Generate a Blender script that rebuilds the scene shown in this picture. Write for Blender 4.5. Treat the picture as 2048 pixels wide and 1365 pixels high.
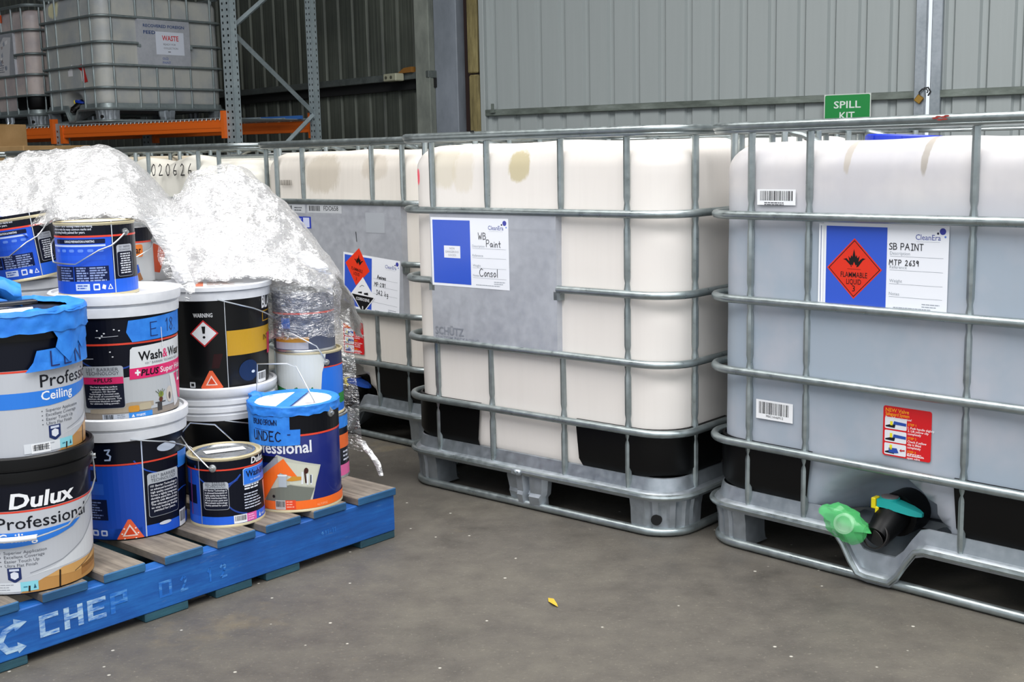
import bpy, bmesh, math, random
from mathutils import Vector, Matrix, noise
random.seed(7)
PI = math.pi
for o in list(bpy.data.objects):
    bpy.data.objects.remove(o)
SC = bpy.context.scene
COL = SC.collection

# ---------------------------------------------------------------- camera
F_PX, PITCH, ROLL, CAM_H = 2395.9, 0.1562, -0.0218, 1.0858
cp, sp, cr, sr = math.cos(PITCH), math.sin(PITCH), math.cos(ROLL), math.sin(ROLL)
fw = Vector((0, cp, -sp)); up0 = Vector((0, sp, cp)); rt0 = Vector((1, 0, 0))
rt = rt0 * cr + up0 * sr
up = up0 * cr - rt0 * sr
cam_d = bpy.data.cameras.new('camera')
cam_d.sensor_width = 36.0
cam_d.lens = F_PX / 2048 * 36.0
cam_d.clip_start = 0.05
cam_d.clip_end = 200
cam = bpy.data.objects.new('camera', cam_d)
mw = Matrix((rt, up, -fw)).transposed().to_4x4()
mw.translation = Vector((0, 0, CAM_H))
cam.matrix_world = mw
COL.objects.link(cam)
SC.camera = cam

# ---------------------------------------------------------------- world, lights, exposure
W = bpy.data.worlds.new('overcast_sky')
SC.world = W
W.use_nodes = True
bg = W.node_tree.nodes['Background']
bg.inputs[0].default_value = (0.86, 0.93, 1.0, 1)
bg.inputs[1].default_value = 1.2


def area(name, loc, target, sx, sy, power, color=(1, 1, 1)):
    l = bpy.data.lights.new(name, 'AREA')
    l.shape = 'RECTANGLE'
    l.size, l.size_y, l.energy, l.color = sx, sy, power, color
    o = bpy.data.objects.new(name, l)
    o.location = loc
    o.rotation_euler = (Vector(target) - Vector(loc)).to_track_quat('-Z', 'Y').to_euler()
    COL.objects.link(o)
    return o


# translucent roof sheet over the bay, and the open roller door behind the photographer
area('overhead_lamp', (-0.3, 2.9, 6.0), (-0.3, 3.0, 0), 9.0, 2.4, 720, (1.0, 0.985, 0.96))
area('overhead_lamp', (0.2, -1.4, 6.0), (0.2, -0.6, 0), 9.0, 2.4, 760, (0.99, 0.99, 1.0))  # second overhead strip, added to light front faces and keep low gaps dark
area('roller_door_daylight', (1.0, -4.5, 2.8), (0.2, 4.0, 0.9), 8.0, 4.4, 30, (0.97, 0.985, 1.0))
SC.view_settings.view_transform = 'Standard'
SC.view_settings.look = 'None'
SC.view_settings.gamma = 1.0
SC.view_settings.use_curve_mapping = False
SC.view_settings.exposure = -0.16
SC.cycles.use_denoising = True
SC.cycles.max_bounces = 8
SC.cycles.transparent_max_bounces = 12
SC.cycles.sample_clamp_indirect = 6.0

# ---------------------------------------------------------------- helpers
def lin(h):
    h = h.lstrip('#')
    c = [int(h[i:i + 2], 16) / 255 for i in (0, 2, 4)]
    return tuple(x / 12.92 if x <= .04045 else ((x + .055) / 1.055) ** 2.4 for x in c) + (1,)


MATS = {}


def mat(col, rough=.5, metal=0.0, name=None, spec=.5, coat=0.0):
    if isinstance(col, bpy.types.Material):
        return col
    if isinstance(col, str) and rough == .38 and sum(int(col[i:i + 2], 16) for i in (1, 3, 5)) < 150: spec = .25
    key = (col, rough, metal, spec, coat)
    if key in MATS:
        return MATS[key]
    m = bpy.data.materials.new(name or ('paint_' + col.lstrip('#')))
    m.use_nodes = True
    b = m.node_tree.nodes['Principled BSDF']
    b.inputs['Base Color'].default_value = lin(col)
    b.inputs['Roughness'].default_value = rough
    b.inputs['Metallic'].default_value = metal
    b.inputs['Specular IOR Level'].default_value = spec
    b.inputs['Coat Weight'].default_value = coat
    MATS[key] = m
    return m


class N:
    """small node-graph helper"""
    def __init__(s, name):
        s.m = bpy.data.materials.new(name)
        s.m.use_nodes = True
        s.nt = s.m.node_tree
        s.b = s.nt.nodes['Principled BSDF']
        s.out = s.nt.nodes['Material Output']
        s._tc = None

    def n(s, t, **kw):
        x = s.nt.nodes.new(t)
        for k, v in kw.items():
            setattr(x, k, v)
        return x

    def l(s, a, b):
        s.nt.links.new(a, b)

    def tc(s, which='Object'):
        if s._tc is None:
            s._tc = s.n('ShaderNodeTexCoord')
        return s._tc.outputs[which]

    def mapping(s, scale, which='Object', loc=(0, 0, 0)):
        m = s.n('ShaderNodeMapping')
        m.inputs['Scale'].default_value = scale
        m.inputs['Location'].default_value = loc
        s.l(s.tc(which), m.inputs['Vector'])
        return m.outputs[0]

    def noise(s, vec, scale, detail=4, rough=.55):
        x = s.n('ShaderNodeTexNoise')
        x.inputs['Scale'].default_value = scale
        x.inputs['Detail'].default_value = detail
        x.inputs['Roughness'].default_value = rough
        s.l(vec, x.inputs['Vector'])
        return x.outputs['Fac']

    def ramp(s, fac, stops):
        r = s.n('ShaderNodeValToRGB')
        e = r.color_ramp.elements
        while len(e) < len(stops):
            e.new(.5)
        for i, (p, c) in enumerate(stops):
            e[i].position = p
            e[i].color = lin(c) if isinstance(c, str) else (c, c, c, 1)
        s.l(fac, r.inputs[0])
        return r.outputs[0]

    def mix(s, fac, a, b, mode='MIX'):
        x = s.n('ShaderNodeMix', data_type='RGBA', blend_type=mode)
        for v, i in ((fac, 0), (a, 6), (b, 7)):
            if hasattr(v, 'is_output'):
                s.l(v, x.inputs[i])
            else:
                x.inputs[i].default_value = lin(v) if isinstance(v, str) else v
        return x.outputs[2]

    def bump(s, h, strength=.2, dist=.01):
        x = s.n('ShaderNodeBump')
        x.inputs['Strength'].default_value = strength
        x.inputs['Distance'].default_value = dist
        s.l(h, x.inputs['Height'])
        s.l(x.outputs[0], s.b.inputs['Normal'])

    def math(s, op, a, b=None, clamp=False):
        x = s.n('ShaderNodeMath', operation=op, use_clamp=clamp)
        for i, v in enumerate((a, b)):
            if v is None:
                continue
            if hasattr(v, 'is_output'):
                s.l(v, x.inputs[i])
            else:
                x.inputs[i].default_value = v
        return x.outputs[0]

    def set(s, **kw):
        for k, v in kw.items():
            k = k.replace('_', ' ')
            if hasattr(v, 'is_output'):
                s.l(v, s.b.inputs[k])
            else:
                s.b.inputs[k].default_value = lin(v) if isinstance(v, str) else v


def galv(name, a, b, rough=.4, metal=.75):
    g = N(name)
    v = g.mapping((1, 1, 1))
    n1 = g.noise(v, 38, 3)
    n2 = g.noise(v, 5, 4)
    f = g.math('ADD', g.math('MULTIPLY', n1, .45), g.math('MULTIPLY', n2, .55))
    g.set(Base_Color=g.ramp(f, [(.35, a), (.65, b)]), Metallic=metal,
          Roughness=g.ramp(n1, [(.3, rough - .1), (.7, rough + .1)]))
    g.bump(n1, .08, .002)
    return g.m


GALV = galv('galvanised_tube', '#8d9798', '#a9b1b2', .36, .8)
GALV_SHEET = galv('galvanised_sheet', '#8f979c', '#a7adb4', .42, .7)
PLATE = galv('galvanised_plate', '#a6a9b1', '#b8bbc2', .5, .3)
GALV_DULL = galv('dull_galvanised_steel', '#7f8a8c', '#98a2a3', .5, .6)
BLACK_PL = mat('#040405', .42, name='black_plastic', spec=.25)
DARKDISC = mat('#060606', .9, name='dark_disc')


def link(name, me, parent=None, mats=()):
    o = bpy.data.objects.new(name, me)
    for m in mats:
        me.materials.append(mat(m) if not isinstance(m, bpy.types.Material) else m)
    if parent is not None:
        o.parent = parent
    COL.objects.link(o)
    return o


def smooth_angle(me, ang=40):
    for p in me.polygons:
        p.use_smooth = True
    try:
        me.set_sharp_from_angle(angle=math.radians(ang))
    except Exception:
        pass


def mesh(name, verts, faces, m, parent=None, smooth=True, fm=None, ang=40):
    me = bpy.data.meshes.new(name)
    me.from_pydata([tuple(v) for v in verts], [], faces)
    me.update()
    mats = m if isinstance(m, (list, tuple)) else [m]
    o = link(name, me, parent, mats)
    if fm:
        for p, i in zip(me.polygons, fm):
            p.material_index = i
    if smooth:
        smooth_angle(me, ang)
    return o


def tag(o, label=None, cat=None, group=None, kind=None):
    if label: o['label'] = label
    if cat: o['category'] = cat
    if group: o['group'] = group
    if kind: o['kind'] = kind
    return o


def empty(name, loc=(0, 0, 0), rz=0.0, parent=None):
    o = bpy.data.objects.new(name, None)
    o.empty_display_size = .1
    o.location = loc
    o.rotation_euler = (0, 0, rz)
    if parent is not None:
        o.parent = parent
    COL.objects.link(o)
    return o


class MB:
    def __init__(s):
        s.v, s.f, s.fm = [], [], []

    def add(s, v, f, mi=0):
        k = len(s.v)
        s.v += [tuple(x) for x in v]
        s.f += [tuple(i + k for i in q) for q in f]
        s.fm += [mi] * len(f)
        return s

    def box(s, x0, x1, y0, y1, z0, z1, mi=0, xf=None, bev=0.0):
        if bev > 0:
            bm = bmesh.new()
            bmesh.ops.create_cube(bm, size=1)
            for v in bm.verts:
                v.co = Vector(((x0 + x1) / 2 + v.co.x * (x1 - x0), (y0 + y1) / 2 + v.co.y * (y1 - y0), (z0 + z1) / 2 + v.co.z * (z1 - z0)))
            bmesh.ops.bevel(bm, geom=bm.edges[:], offset=bev, segments=1, affect='EDGES')
            bm.verts.index_update()
            v = [x.co.copy() for x in bm.verts]
            f = [[q.index for q in p.verts] for p in bm.faces]
            bm.free()
        else:
            v = [Vector((x, y, z)) for x in (x0, x1) for y in (y0, y1) for z in (z0, z1)]
            f = [(0, 1, 3, 2), (4, 6, 7, 5), (0, 4, 5, 1), (2, 3, 7, 6), (0, 2, 6, 4), (1, 5, 7, 3)]
        if xf is not None:
            v = [xf @ x for x in v]
        return s.add(v, f, mi)

    def tube(s, path, r, closed=False, n=8, mi=0, caps=True, rad=None, flat=None):
        P = [Vector(p) for p in path]
        m = len(P)
        T = []
        for i in range(m):
            a = P[i - 1] if (i > 0 or closed) else P[i]
            b = P[(i + 1) % m] if (i < m - 1 or closed) else P[i]
            T.append((b - a).normalized())
        ref = Vector((0, 0, 1))
        if abs(T[0].dot(ref)) > .95:
            ref = Vector((1, 0, 0))
        X = (ref - T[0] * ref.dot(T[0])).normalized()
        vs = []
        for i in range(m):
            if i:
                X = (X - T[i] * X.dot(T[i]))
                if X.length < 1e-6:
                    X = T[i].orthogonal()
                X.normalize()
            Y = T[i].cross(X)
            rr = rad[i] if rad else r
            for k in range(n):
                a = 2 * PI * k / n
                ra, rb = (rr, rr) if flat is None else (rr * flat[0], rr * flat[1])
                vs.append(P[i] + X * math.cos(a) * ra + Y * math.sin(a) * rb)
        fs = []
        for i in range(m if closed else m - 1):
            j = (i + 1) % m
            for k in range(n):
                l = (k + 1) % n
                fs.append((i * n + k, i * n + l, j * n + l, j * n + k))
        if not closed and caps:
            fs.append(tuple(range(n - 1, -1, -1)))
            fs.append(tuple((m - 1) * n + k for k in range(n)))
        return s.add(vs, fs, mi)

    def lathe(s, prof, n=64, mi=0, cx=0, cy=0, cap=True):
        """prof: (r,z) from bottom/outside to top/inside"""
        vs = []
        for r, z in prof:
            for k in range(n):
                a = 2 * PI * k / n
                vs.append((cx + r * math.cos(a), cy + r * math.sin(a), z))
        fs = []
        for i in range(len(prof) - 1):
            for k in range(n):
                l = (k + 1) % n
                fs.append((i * n + k, i * n + l, (i + 1) * n + l, (i + 1) * n + k))
        if cap:
            fs.append(tuple(range(n - 1, -1, -1)))
            b = (len(prof) - 1) * n
            fs.append(tuple(b + k for k in range(n)))
        return s.add(vs, fs, mi)

    def build(s, name, m, parent=None, smooth=True, ang=40):
        return mesh(name, s.v, s.f, m, parent, smooth, s.fm if isinstance(m, (list, tuple)) else None, ang)


def rrect(hw, hd, r, na=6, ns=1, start_front=True):
    """closed rounded rectangle, counter-clockwise from the front (-y) left; ns = subdivisions of straights"""
    pts = []
    cs = [(-hw + r, -hd + r, PI), (hw - r, -hd + r, 1.5 * PI), (hw - r, hd - r, 0), (-hw + r, hd - r, .5 * PI)]
    for i, (cx, cy, a0) in enumerate(cs):
        arc = [(cx + r * math.cos(a0 + .5 * PI * k / na), cy + r * math.sin(a0 + .5 * PI * k / na)) for k in range(na + 1)]
        pts += arc
        nx = cs[(i + 1) % 4]
        a1 = nx[2]
        e = (nx[0] + r * math.cos(a1), nx[1] + r * math.sin(a1))
        for k in range(1, ns):
            t = k / ns
            pts.append((arc[-1][0] * (1 - t) + e[0] * t, arc[-1][1] * (1 - t) + e[1] * t))
    return pts


# ---------------------------------------------------------------- flat print on surfaces (real thin decals)
_GLY = {}


def glyphs(s, bold):
    key = (s, bold)
    if key in _GLY:
        return _GLY[key]
    cu = bpy.data.curves.new('lettering', 'FONT')
    cu.body = s
    cu.resolution_u = 2
    cu.offset = bold
    o = bpy.data.objects.new('lettering', cu)
    COL.objects.link(o)
    dg = bpy.context.evaluated_depsgraph_get()
    me = bpy.data.meshes.new_from_object(o.evaluated_get(dg))
    v = [(p.co.x, p.co.y) for p in me.vertices]
    f = [tuple(p.vertices) for p in me.polygons]
    bpy.data.objects.remove(o)
    bpy.data.curves.remove(cu)
    bpy.data.meshes.remove(me)
    xs = [p[0] for p in v] or [0, 1]
    _GLY[key] = (v, f, min(xs), max(xs))
    return _GLY[key]


STROKES = {
    'A': '0,0 .45,1 .9,0;.15,.4 .75,.4', 'B': '0,0 0,1 .5,.95 .6,.75 .45,.55 0,.52;.45,.55 .7,.35 .6,.08 0,0',
    'C': '.75,.85 .4,1 .1,.75 0,.4 .2,.05 .5,0 .8,.15', 'D': '0,0 0,1 .5,.9 .75,.5 .5,.1 0,0',
    'E': '.6,1 0,1 0,0 .65,0;0,.5 .5,.52', 'I': '.1,1 .6,1;.35,1 .35,0;.1,0 .6,0', 'L': '0,1 0,0 .6,0',
    'M': '0,0 .1,1 .45,.4 .8,1 .9,0', 'N': '0,0 0,1 .7,0 .7,1', 'O': '.4,1 .1,.8 0,.45 .2,.05 .5,0 .75,.3 .75,.7 .4,1',
    'P': '0,0 0,1 .5,1 .65,.75 .5,.5 0,.48', 'R': '0,0 0,1 .5,1 .6,.75 .45,.52 0,.5;.3,.5 .7,0',
    'S': '.65,.9 .35,1 .05,.8 .2,.55 .55,.42 .6,.15 .3,0 0,.1', 'T': '0,1 .8,1;.4,1 .4,0', 'U': '0,1 0,.25 .25,0 .5,.05 .7,.3 .7,1;.7,.3 .75,0',
    'W': '0,1 .2,0 .45,.6 .7,0 .95,1', 'G': '.75,.85 .4,1 0,.6 .15,.1 .5,0 .75,.2 .75,.45 .45,.45', 'F': '.6,1 0,1 0,0;0,.5 .5,.5',
    'a': '.5,.5 .2,.55 0,.3 .15,.02 .45,.15 .5,.5;.5,.5 .6,0', 'i': '.1,.5 .1,0;.1,.75 .1,.7', 'n': '0,.5 0,0;0,.35 .25,.55 .45,.4 .45,0',
    't': '.25,.9 .25,.1 .45,0;0,.55 .55,.58', 'o': '.25,.55 0,.3 .2,0 .5,.2 .4,.5 .25,.55', 's': '.45,.5 .15,.55 .05,.38 .4,.2 .35,.02 0,.04',
    'l': '.1,1 .1,0', 'm': '0,.5 0,0;0,.35 .2,.55 .3,.4 .3,0;.3,.35 .5,.55 .62,.4 .62,0', 'e': '.05,.28 .45,.3 .4,.5 .2,.55 0,.3 .15,.02 .45,.1',
    'k': '.05,1 .05,0;.45,.5 .05,.22 .5,0', 'g': '.5,.5 .2,.55 0,.3 .2,.05 .5,.2 .5,.5 .45,-.3 .1,-.35',
    '0': '.4,1 .1,.75 0,.4 .2,0 .5,.05 .7,.5 .6,.9 .4,1', '1': '.1,.75 .3,1 .3,0', '2': '.05,.8 .3,1 .55,.8 .4,.45 0,0 .65,.03',
    '3': '.05,.95 .5,.98 .25,.6 .55,.4 .45,.05 0,.05', '4': '.45,0 .45,1 0,.35 .7,.38', '6': '.5,1 .15,.6 0,.25 .2,0 .5,.1 .5,.4 .1,.4',
    '8': '.5,.85 .25,1 .05,.8 .5,.3 .3,0 .02,.2 .3,.55 .5,.85', '9': '.55,.9 .25,1 .02,.7 .3,.5 .55,.9 .5,0', '-': '.1,.45 .45,.45', '.': '.1,.05 .15,0', ' ': '',
}


class Decal:
    def __init__(s):
        s.items = []

    def raw(s, v, f, col, layer):
        s.items.append((v, f, col, layer))
        return s

    def poly(s, pts, col, layer=0):
        return s.raw(list(pts), [tuple(range(len(pts)))], col, layer)

    def rect(s, x0, y0, x1, y1, col, layer=0, r=0.0):
        if r <= 0:
            return s.poly([(x0, y0), (x1, y0), (x1, y1), (x0, y1)], col, layer)
        p = []
        for cx, cy, a in ((x1 - r, y0 + r, -90), (x1 - r, y1 - r, 0), (x0 + r, y1 - r, 90), (x0 + r, y0 + r, 180)):
            for k in range(5):
                t = math.radians(a + 22.5 * k)
                p.append((cx + r * math.cos(t), cy + r * math.sin(t)))
        return s.poly(p, col, layer)

    def ell(s, cx, cy, rx, ry, col, layer=0, n=20):
        return s.poly([(cx + rx * math.cos(2 * PI * k / n), cy + ry * math.sin(2 * PI * k / n)) for k in range(n)], col, layer)

    def text(s, t, x, y, size, col, layer=2, bold=0.0, shear=0.0, width=None, align='L', rot=0.0, sy=1.0):
        v, f, a, b = glyphs(t, bold)
        k = size
        kx = k if width is None else width / max(b - a, 1e-6)
        w = (b - a) * kx
        ox = x - a * kx - (0 if align == 'L' else w / 2 if align == 'C' else w)
        c, q = math.cos(rot), math.sin(rot)
        out = []
        for px, py in v:
            X = ox + px * kx + py * k * shear - x
            Y = py * k * sy
            out.append((x + X * c - Y * q, y + X * q + Y * c))
        return s.raw(out, f, col, layer)

    def line(s, pts, w, col, layer=2):
        v, f = [], []
        for (x0, y0), (x1, y1) in zip(pts[:-1], pts[1:]):
            d = math.hypot(x1 - x0, y1 - y0) or 1e-6
            dx, dy = (x1 - x0) / d, (y1 - y0) / d
            nx, ny = -dy * w / 2, dx * w / 2
            e = w * .35
            x0, y0, x1, y1 = x0 - dx * e, y0 - dy * e, x1 + dx * e, y1 + dy * e
            k = len(v)
            v += [(x0 - nx, y0 - ny), (x1 - nx, y1 - ny), (x1 + nx, y1 + ny), (x0 + nx, y0 + ny)]
            f.append((k, k + 1, k + 2, k + 3))
        return s.raw(v, f, col, layer)

    def hand(s, t, x, y, h, col='#15161a', layer=3, w=None, gap=.28, asp=.8, slope=0.0):
        cx = x
        for ch in t:
            g = STROKES.get(ch, '')
            mx = 0
            for st in g.split(';'):
                if not st:
                    continue
                pp = [tuple(map(float, q.split(','))) for q in st.split()]
                mx = max(mx, max(p[0] for p in pp))
                s.line([(cx + p[0] * h * asp, y + p[1] * h + slope * (cx - x)) for p in pp], w or h * .09, col, layer)
            cx += ((mx or .35) + gap) * h * asp
        return s

    def lines(s, x, y, w, n, dy, h, col, layer=2, seed=1, align='L'):
        """rows of type too small to read, as broken bars"""
        rnd = random.Random(seed)
        for i in range(n):
            ww = w * rnd.uniform(.7, 1.0)
            xx = x if align == 'L' else x + (w - ww) / 2
            e = xx + ww
            while xx < e - h * .4:
                q = min(rnd.uniform(1.6, 5) * h, e - xx)
                s.rect(xx, y - i * dy, xx + q, y - i * dy + h, col, layer)
                xx += q + h * .55
        return s

    def barcode(s, x0, y0, x1, y1, layer=1, seed=3, n=26, bg='#e9eaec', col='#1a1a1c'):
        if bg: s.rect(x0, y0, x1, y1, bg, layer)
        rnd = random.Random(seed)
        w = x1 - x0
        x = x0 + w * .08
        ya, yb = y0 + (y1 - y0) * .28, y1 - (y1 - y0) * .1
        u = w * .84 / (n * 1.9)
        while x < x1 - w * .1:
            q = u * rnd.choice((.6, .9, 1.5))
            s.rect(x, ya, x + q, yb, col, layer + 1)
            x += q + u * rnd.choice((.6, .9, 1.3))
        return s

    def build(s, name, mapf, parent, step=0.0, rough=.38, lift0=.0006):
        mats, idx = [], {}
        V, Fc, FM = [], [], []
        for v, f, col, layer in s.items:
            m = mat(col, rough) if not isinstance(col, bpy.types.Material) else col
            if m.name not in idx:
                idx[m.name] = len(mats)
                mats.append(m)
            xs = [p[0] for p in v]
            if not v:
                continue
            if step > 0 and max(xs) - min(xs) > step:
                bm = bmesh.new()
                bv = [bm.verts.new((p[0], p[1], 0)) for p in v]
                for q in f:
                    try:
                        bm.faces.new([bv[i] for i in q]).normal_update()
                    except ValueError:
                        pass
                bmesh.ops.triangulate(bm, faces=[q for q in bm.faces if len(q.verts) > 4])
                c = math.floor(min(xs) / step + 1) * step
                while c < max(xs):
                    bmesh.ops.bisect_plane(bm, geom=bm.verts[:] + bm.edges[:] + bm.faces[:], dist=1e-6, plane_co=(c, 0, 0), plane_no=(1, 0, 0))
                    c += step
                bm.verts.index_update()
                v = [(q.co.x, q.co.y) for q in bm.verts]
                f = [[q.index for q in p.verts] for p in bm.faces]
                bm.free()
            k = len(V)
            V += [mapf(p[0], p[1], lift0 + .00028 * layer) for p in v]
            Fc += [tuple(i + k for i in q) for q in f]
            FM += [idx[m.name]] * len(f)
        return mesh(name, V, Fc, mats, parent, smooth=False, fm=FM)


def front_map(y):
    return lambda u, z, l: (u, y - l, z)


def side_map(x):
    return lambda u, z, l: (x + l, u, z)


def wrap_map(R, r1=None, z1=None, ang=0.0):
    """cone wrap: radius R at z 0, r1 at height z1"""
    def f(u, z, l):
        rr = R if r1 is None else R + (r1 - R) * z / z1
        a = -PI / 2 + ang + u / R
        return ((rr + l) * math.cos(a), (rr + l) * math.sin(a), z)
    return f


def flame(d, cx, cy, s, col, layer, rot=0.0):
    pts = [(-.26, -.02), (-.2, .0), (-.62, .38), (-.8, .42), (-.55, .5), (-.4, .36), (-.34, .3), (-.42, .66), (-.28, .5), (-.2, .72), (-.13, .6),
           (-.02, 1.12), (.1, .6), (.16, .74), (.24, .52), (.38, .68), (.32, .3), (.42, .42), (.6, .54), (.8, .5), (.62, .4), (.3, -.02), (.16, -.06), (.2, .1), (.1, .06),
           (.0, .3), (-.1, .04), (-.2, .12), (-.16, -.06)]
    c, q = math.cos(rot), math.sin(rot)
    d.poly([(cx + (x * c - y * q) * s, cy + (x * q + y * c) * s) for x, y in pts], col, layer)

# ================================================================ SETTING
YB = math.radians(-31.73)
DR = Vector((math.cos(YB), math.sin(YB), 0)); NR = Vector((-DR.y, DR.x, 0))


def frame_xf(o, yaw):
    return Matrix.Translation(Vector(o)) @ Matrix.Rotation(yaw, 4, 'Z')


# floor: worn grey-brown concrete
g = N('worn_concrete')
v = g.mapping((1, 1, 1))
n1 = g.noise(v, 1.3, 6, .6); n2 = g.noise(v, 9, 6, .65); n3 = g.noise(v, 120, 3, .6)
f = g.math('ADD', g.math('MULTIPLY', n1, .55), g.math('MULTIPLY', n2, .45))
c = g.ramp(f, [(.3, '#423f3b'), (.47, '#524e48'), (.6, '#5a564e'), (.75, '#686256')])
oil = g.ramp(g.noise(v, 2.6, 5, .62), [(.6, 0.0), (.72, 1.0)])
c = g.mix(g.math('MULTIPLY', oil, .45), c, '#3f3d39')
rust = g.ramp(g.noise(g.mapping((1, 1, 1), loc=(5, 3, 0)), 1.7, 5, .7), [(.62, 0.0), (.8, 1.0)])
c = g.mix(g.math('MULTIPLY', rust, .45), c, '#8a7a56')
vor = g.n('ShaderNodeTexVoronoi'); vor.inputs['Scale'].default_value = 13; g.l(v, vor.inputs['Vector'])
spk = g.ramp(vor.outputs['Distance'], [(.035, 1.0), (.06, 0.0)])
c = g.mix(g.math('MULTIPLY', spk, .6), c, '#d5d2c6')
fine = g.ramp(n3, [(.6, 0.0), (.72, 1.0)])
c = g.mix(g.math('MULTIPLY', fine, .22), c, '#a39c8c')
dk = g.ramp(g.noise(v, 60, 4, .6), [(.63, 0.0), (.7, 1.0)])
c = g.mix(g.math('MULTIPLY', dk, .35), c, '#35332f')
g.set(Base_Color=c, Roughness=g.ramp(n2, [(.3, .42), (.7, .66)]))
g.bump(g.math('ADD', n3, g.math('MULTIPLY', n2, .6)), .25, .004)
fl = MB().add([(-22, -8, 0), (22, -8, 0), (22, 28, 0), (-22, 28, 0)], [(0, 1, 2, 3)]).build('floor', g.m, smooth=False)
tag(fl, kind='structure')
ce = MB().add([(-22, -3, 6.3), (22, -3, 6.3), (22, 28, 6.3), (-22, 28, 6.3)], [(0, 3, 2, 1)]).build('ceiling', mat('#55585a', .8), smooth=False)
tag(ce, kind='structure')
wl = MB().add([(-21, -3, 0), (-21, 28, 0), (-21, 28, 6.3), (-21, -3, 6.3)], [(0, 1, 2, 3)]).build('wall_left', mat('#4a4d4d', .8), smooth=False)
tag(wl, kind='structure')


def cladding(parent, L, z0, z1, pitch, material, per=3, depth=.03, base=.07, top=.038, off=0.0):
    """ribbed sheets along local x, one object per sheet"""
    x = 0.0
    while x < L - 1e-4:
        e = min(x + per * pitch, L)
        pts = [(x, 0)]
        k = x
        while k < e - 1e-4:
            m_ = k + pitch / 2
            if m_ + base / 2 < e:
                pts += [(m_ - base / 2, 0), (m_ - top / 2, depth), (m_ + top / 2, depth), (m_ + base / 2, 0)]
                # faint stiffening swage in each pan
            k += pitch
        pts.append((e, 0))
        m = MB()
        vs = [(a, b + off, z) for a, b in pts for z in (z0, z1)]
        fs = [(2 * i, 2 * i + 2, 2 * i + 3, 2 * i + 1) for i in range(len(pts) - 1)]
        m.add(vs, fs)
        m.build('cladding_sheet', material, parent, smooth=False)
        x = e


g = N('painted_door_sheet')
v = g.mapping((1, 1, 1))
st = g.noise(g.mapping((9, 9, .35)), 3, 4, .6)
g.set(Base_Color=g.mix(g.math('MULTIPLY', st, .5), '#a9b0b0', '#979f9f'), Roughness=.45)
DOORM = g.m
g = N('grimy_steel_sheet')
st = g.noise(g.mapping((14, 14, .25)), 3, 5, .65)
st2 = g.noise(g.mapping((1, 1, 1)), 1.1, 4, .6)
f = g.math('ADD', g.math('MULTIPLY', st, .6), g.math('MULTIPLY', st2, .4))
g.set(Base_Color=g.ramp(f, [(.3, '#333636'), (.5, '#52574f'), (.66, '#6e7369'), (.8, '#83887d')]), Roughness=.6, Metallic=.15)
GRIME = g.m
g = N('dirty_door_frame')
st = g.noise(g.mapping((1, 1, 3)), 4, 5, .6)
g.set(Base_Color=g.ramp(st, [(.35, '#5d655e'), (.6, '#7f8881'), (.75, '#98a09c')]), Roughness=.5, Metallic=.3)
FRAMEM = g.m

Q0 = Vector((1.929, 9.69, 0))


def door(name, s0, s1, gap_side):
    o = empty(name, Q0 + DR * s0, YB)
    tag(o, kind='structure')
    L = s1 - s0
    cladding(o, L, 0.05, 6.2, .235, DOORM, off=.03)
    MB().box(0, L, -.02, .03, 1.415, 1.47, bev=.004).build('door_rail', FRAMEM, o, ang=30)
    MB().box(0, L, -.02, .03, .05, .11, bev=.004).build('door_rail', FRAMEM, o, ang=30)
    MB().box(0, L, -.02, .03, 3.2, 3.26, bev=.004).build('door_rail', FRAMEM, o, ang=30)
    a = (L - .078, L) if gap_side > 0 else (0, .075)
    MB().box(a[0], a[1], -.022, .03, .05, 6.2, bev=.004).build('door_stile', GALV_SHEET, o, ang=30)
    a = (0, .05) if gap_side > 0 else (L - .05, L)
    MB().box(a[0], a[1], -.022, .03, .05, 6.2, bev=.004).build('door_stile', DOORM, o, ang=30)
    if gap_side > 0:
        MB().box(.12, .16, -.05, -.02, 1.44, 1.47).box(.13, .15, -.05, -.03, 1.47, 1.52).build('door_stop', FRAMEM, o, smooth=False)
    return o


door('door_1', -2.535, 1.352, 1)
door('door_2', 1.388, 6.2, -1)

# the darker, grimy wall running behind the rack
WA = Vector((-.62, 11.225, 0)); WD = Vector((-.669, .743, 0))
wb = empty('wall_back', WA + WD * 23, math.atan2(-WD.y, -WD.x))
tag(wb, kind='structure')
cladding(wb, 23, 0, 6.2, .245, GRIME, per=3, depth=.022, base=.075, top=.05)
gi = empty('trim_5', WA + WD * 23, math.atan2(-WD.y, -WD.x)); tag(gi, kind='structure')
MB().box(0, 23, -.12, -.02, 1.775, 1.84, bev=.004).build('girt_lip', galv('weathered_girt', '#4c5250', '#6a716f', .6, .3), gi, ang=30)
MB().box(0, 23, -.05, -.02, 1.69, 1.775).build('girt_shaded_web', mat('#141516', .8), gi, smooth=False)  # shade of the cavity under the lip put into the near-black colour


def post(name, s0, s1, d0, d1, z0, z1, m, bev=.006):
    o = MB().box(s0, s1, d0, d1, z0, z1, bev=bev).build(name, m, None, ang=30)
    o.matrix_world = frame_xf(Q0, YB)
    return tag(o, kind='structure')


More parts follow.
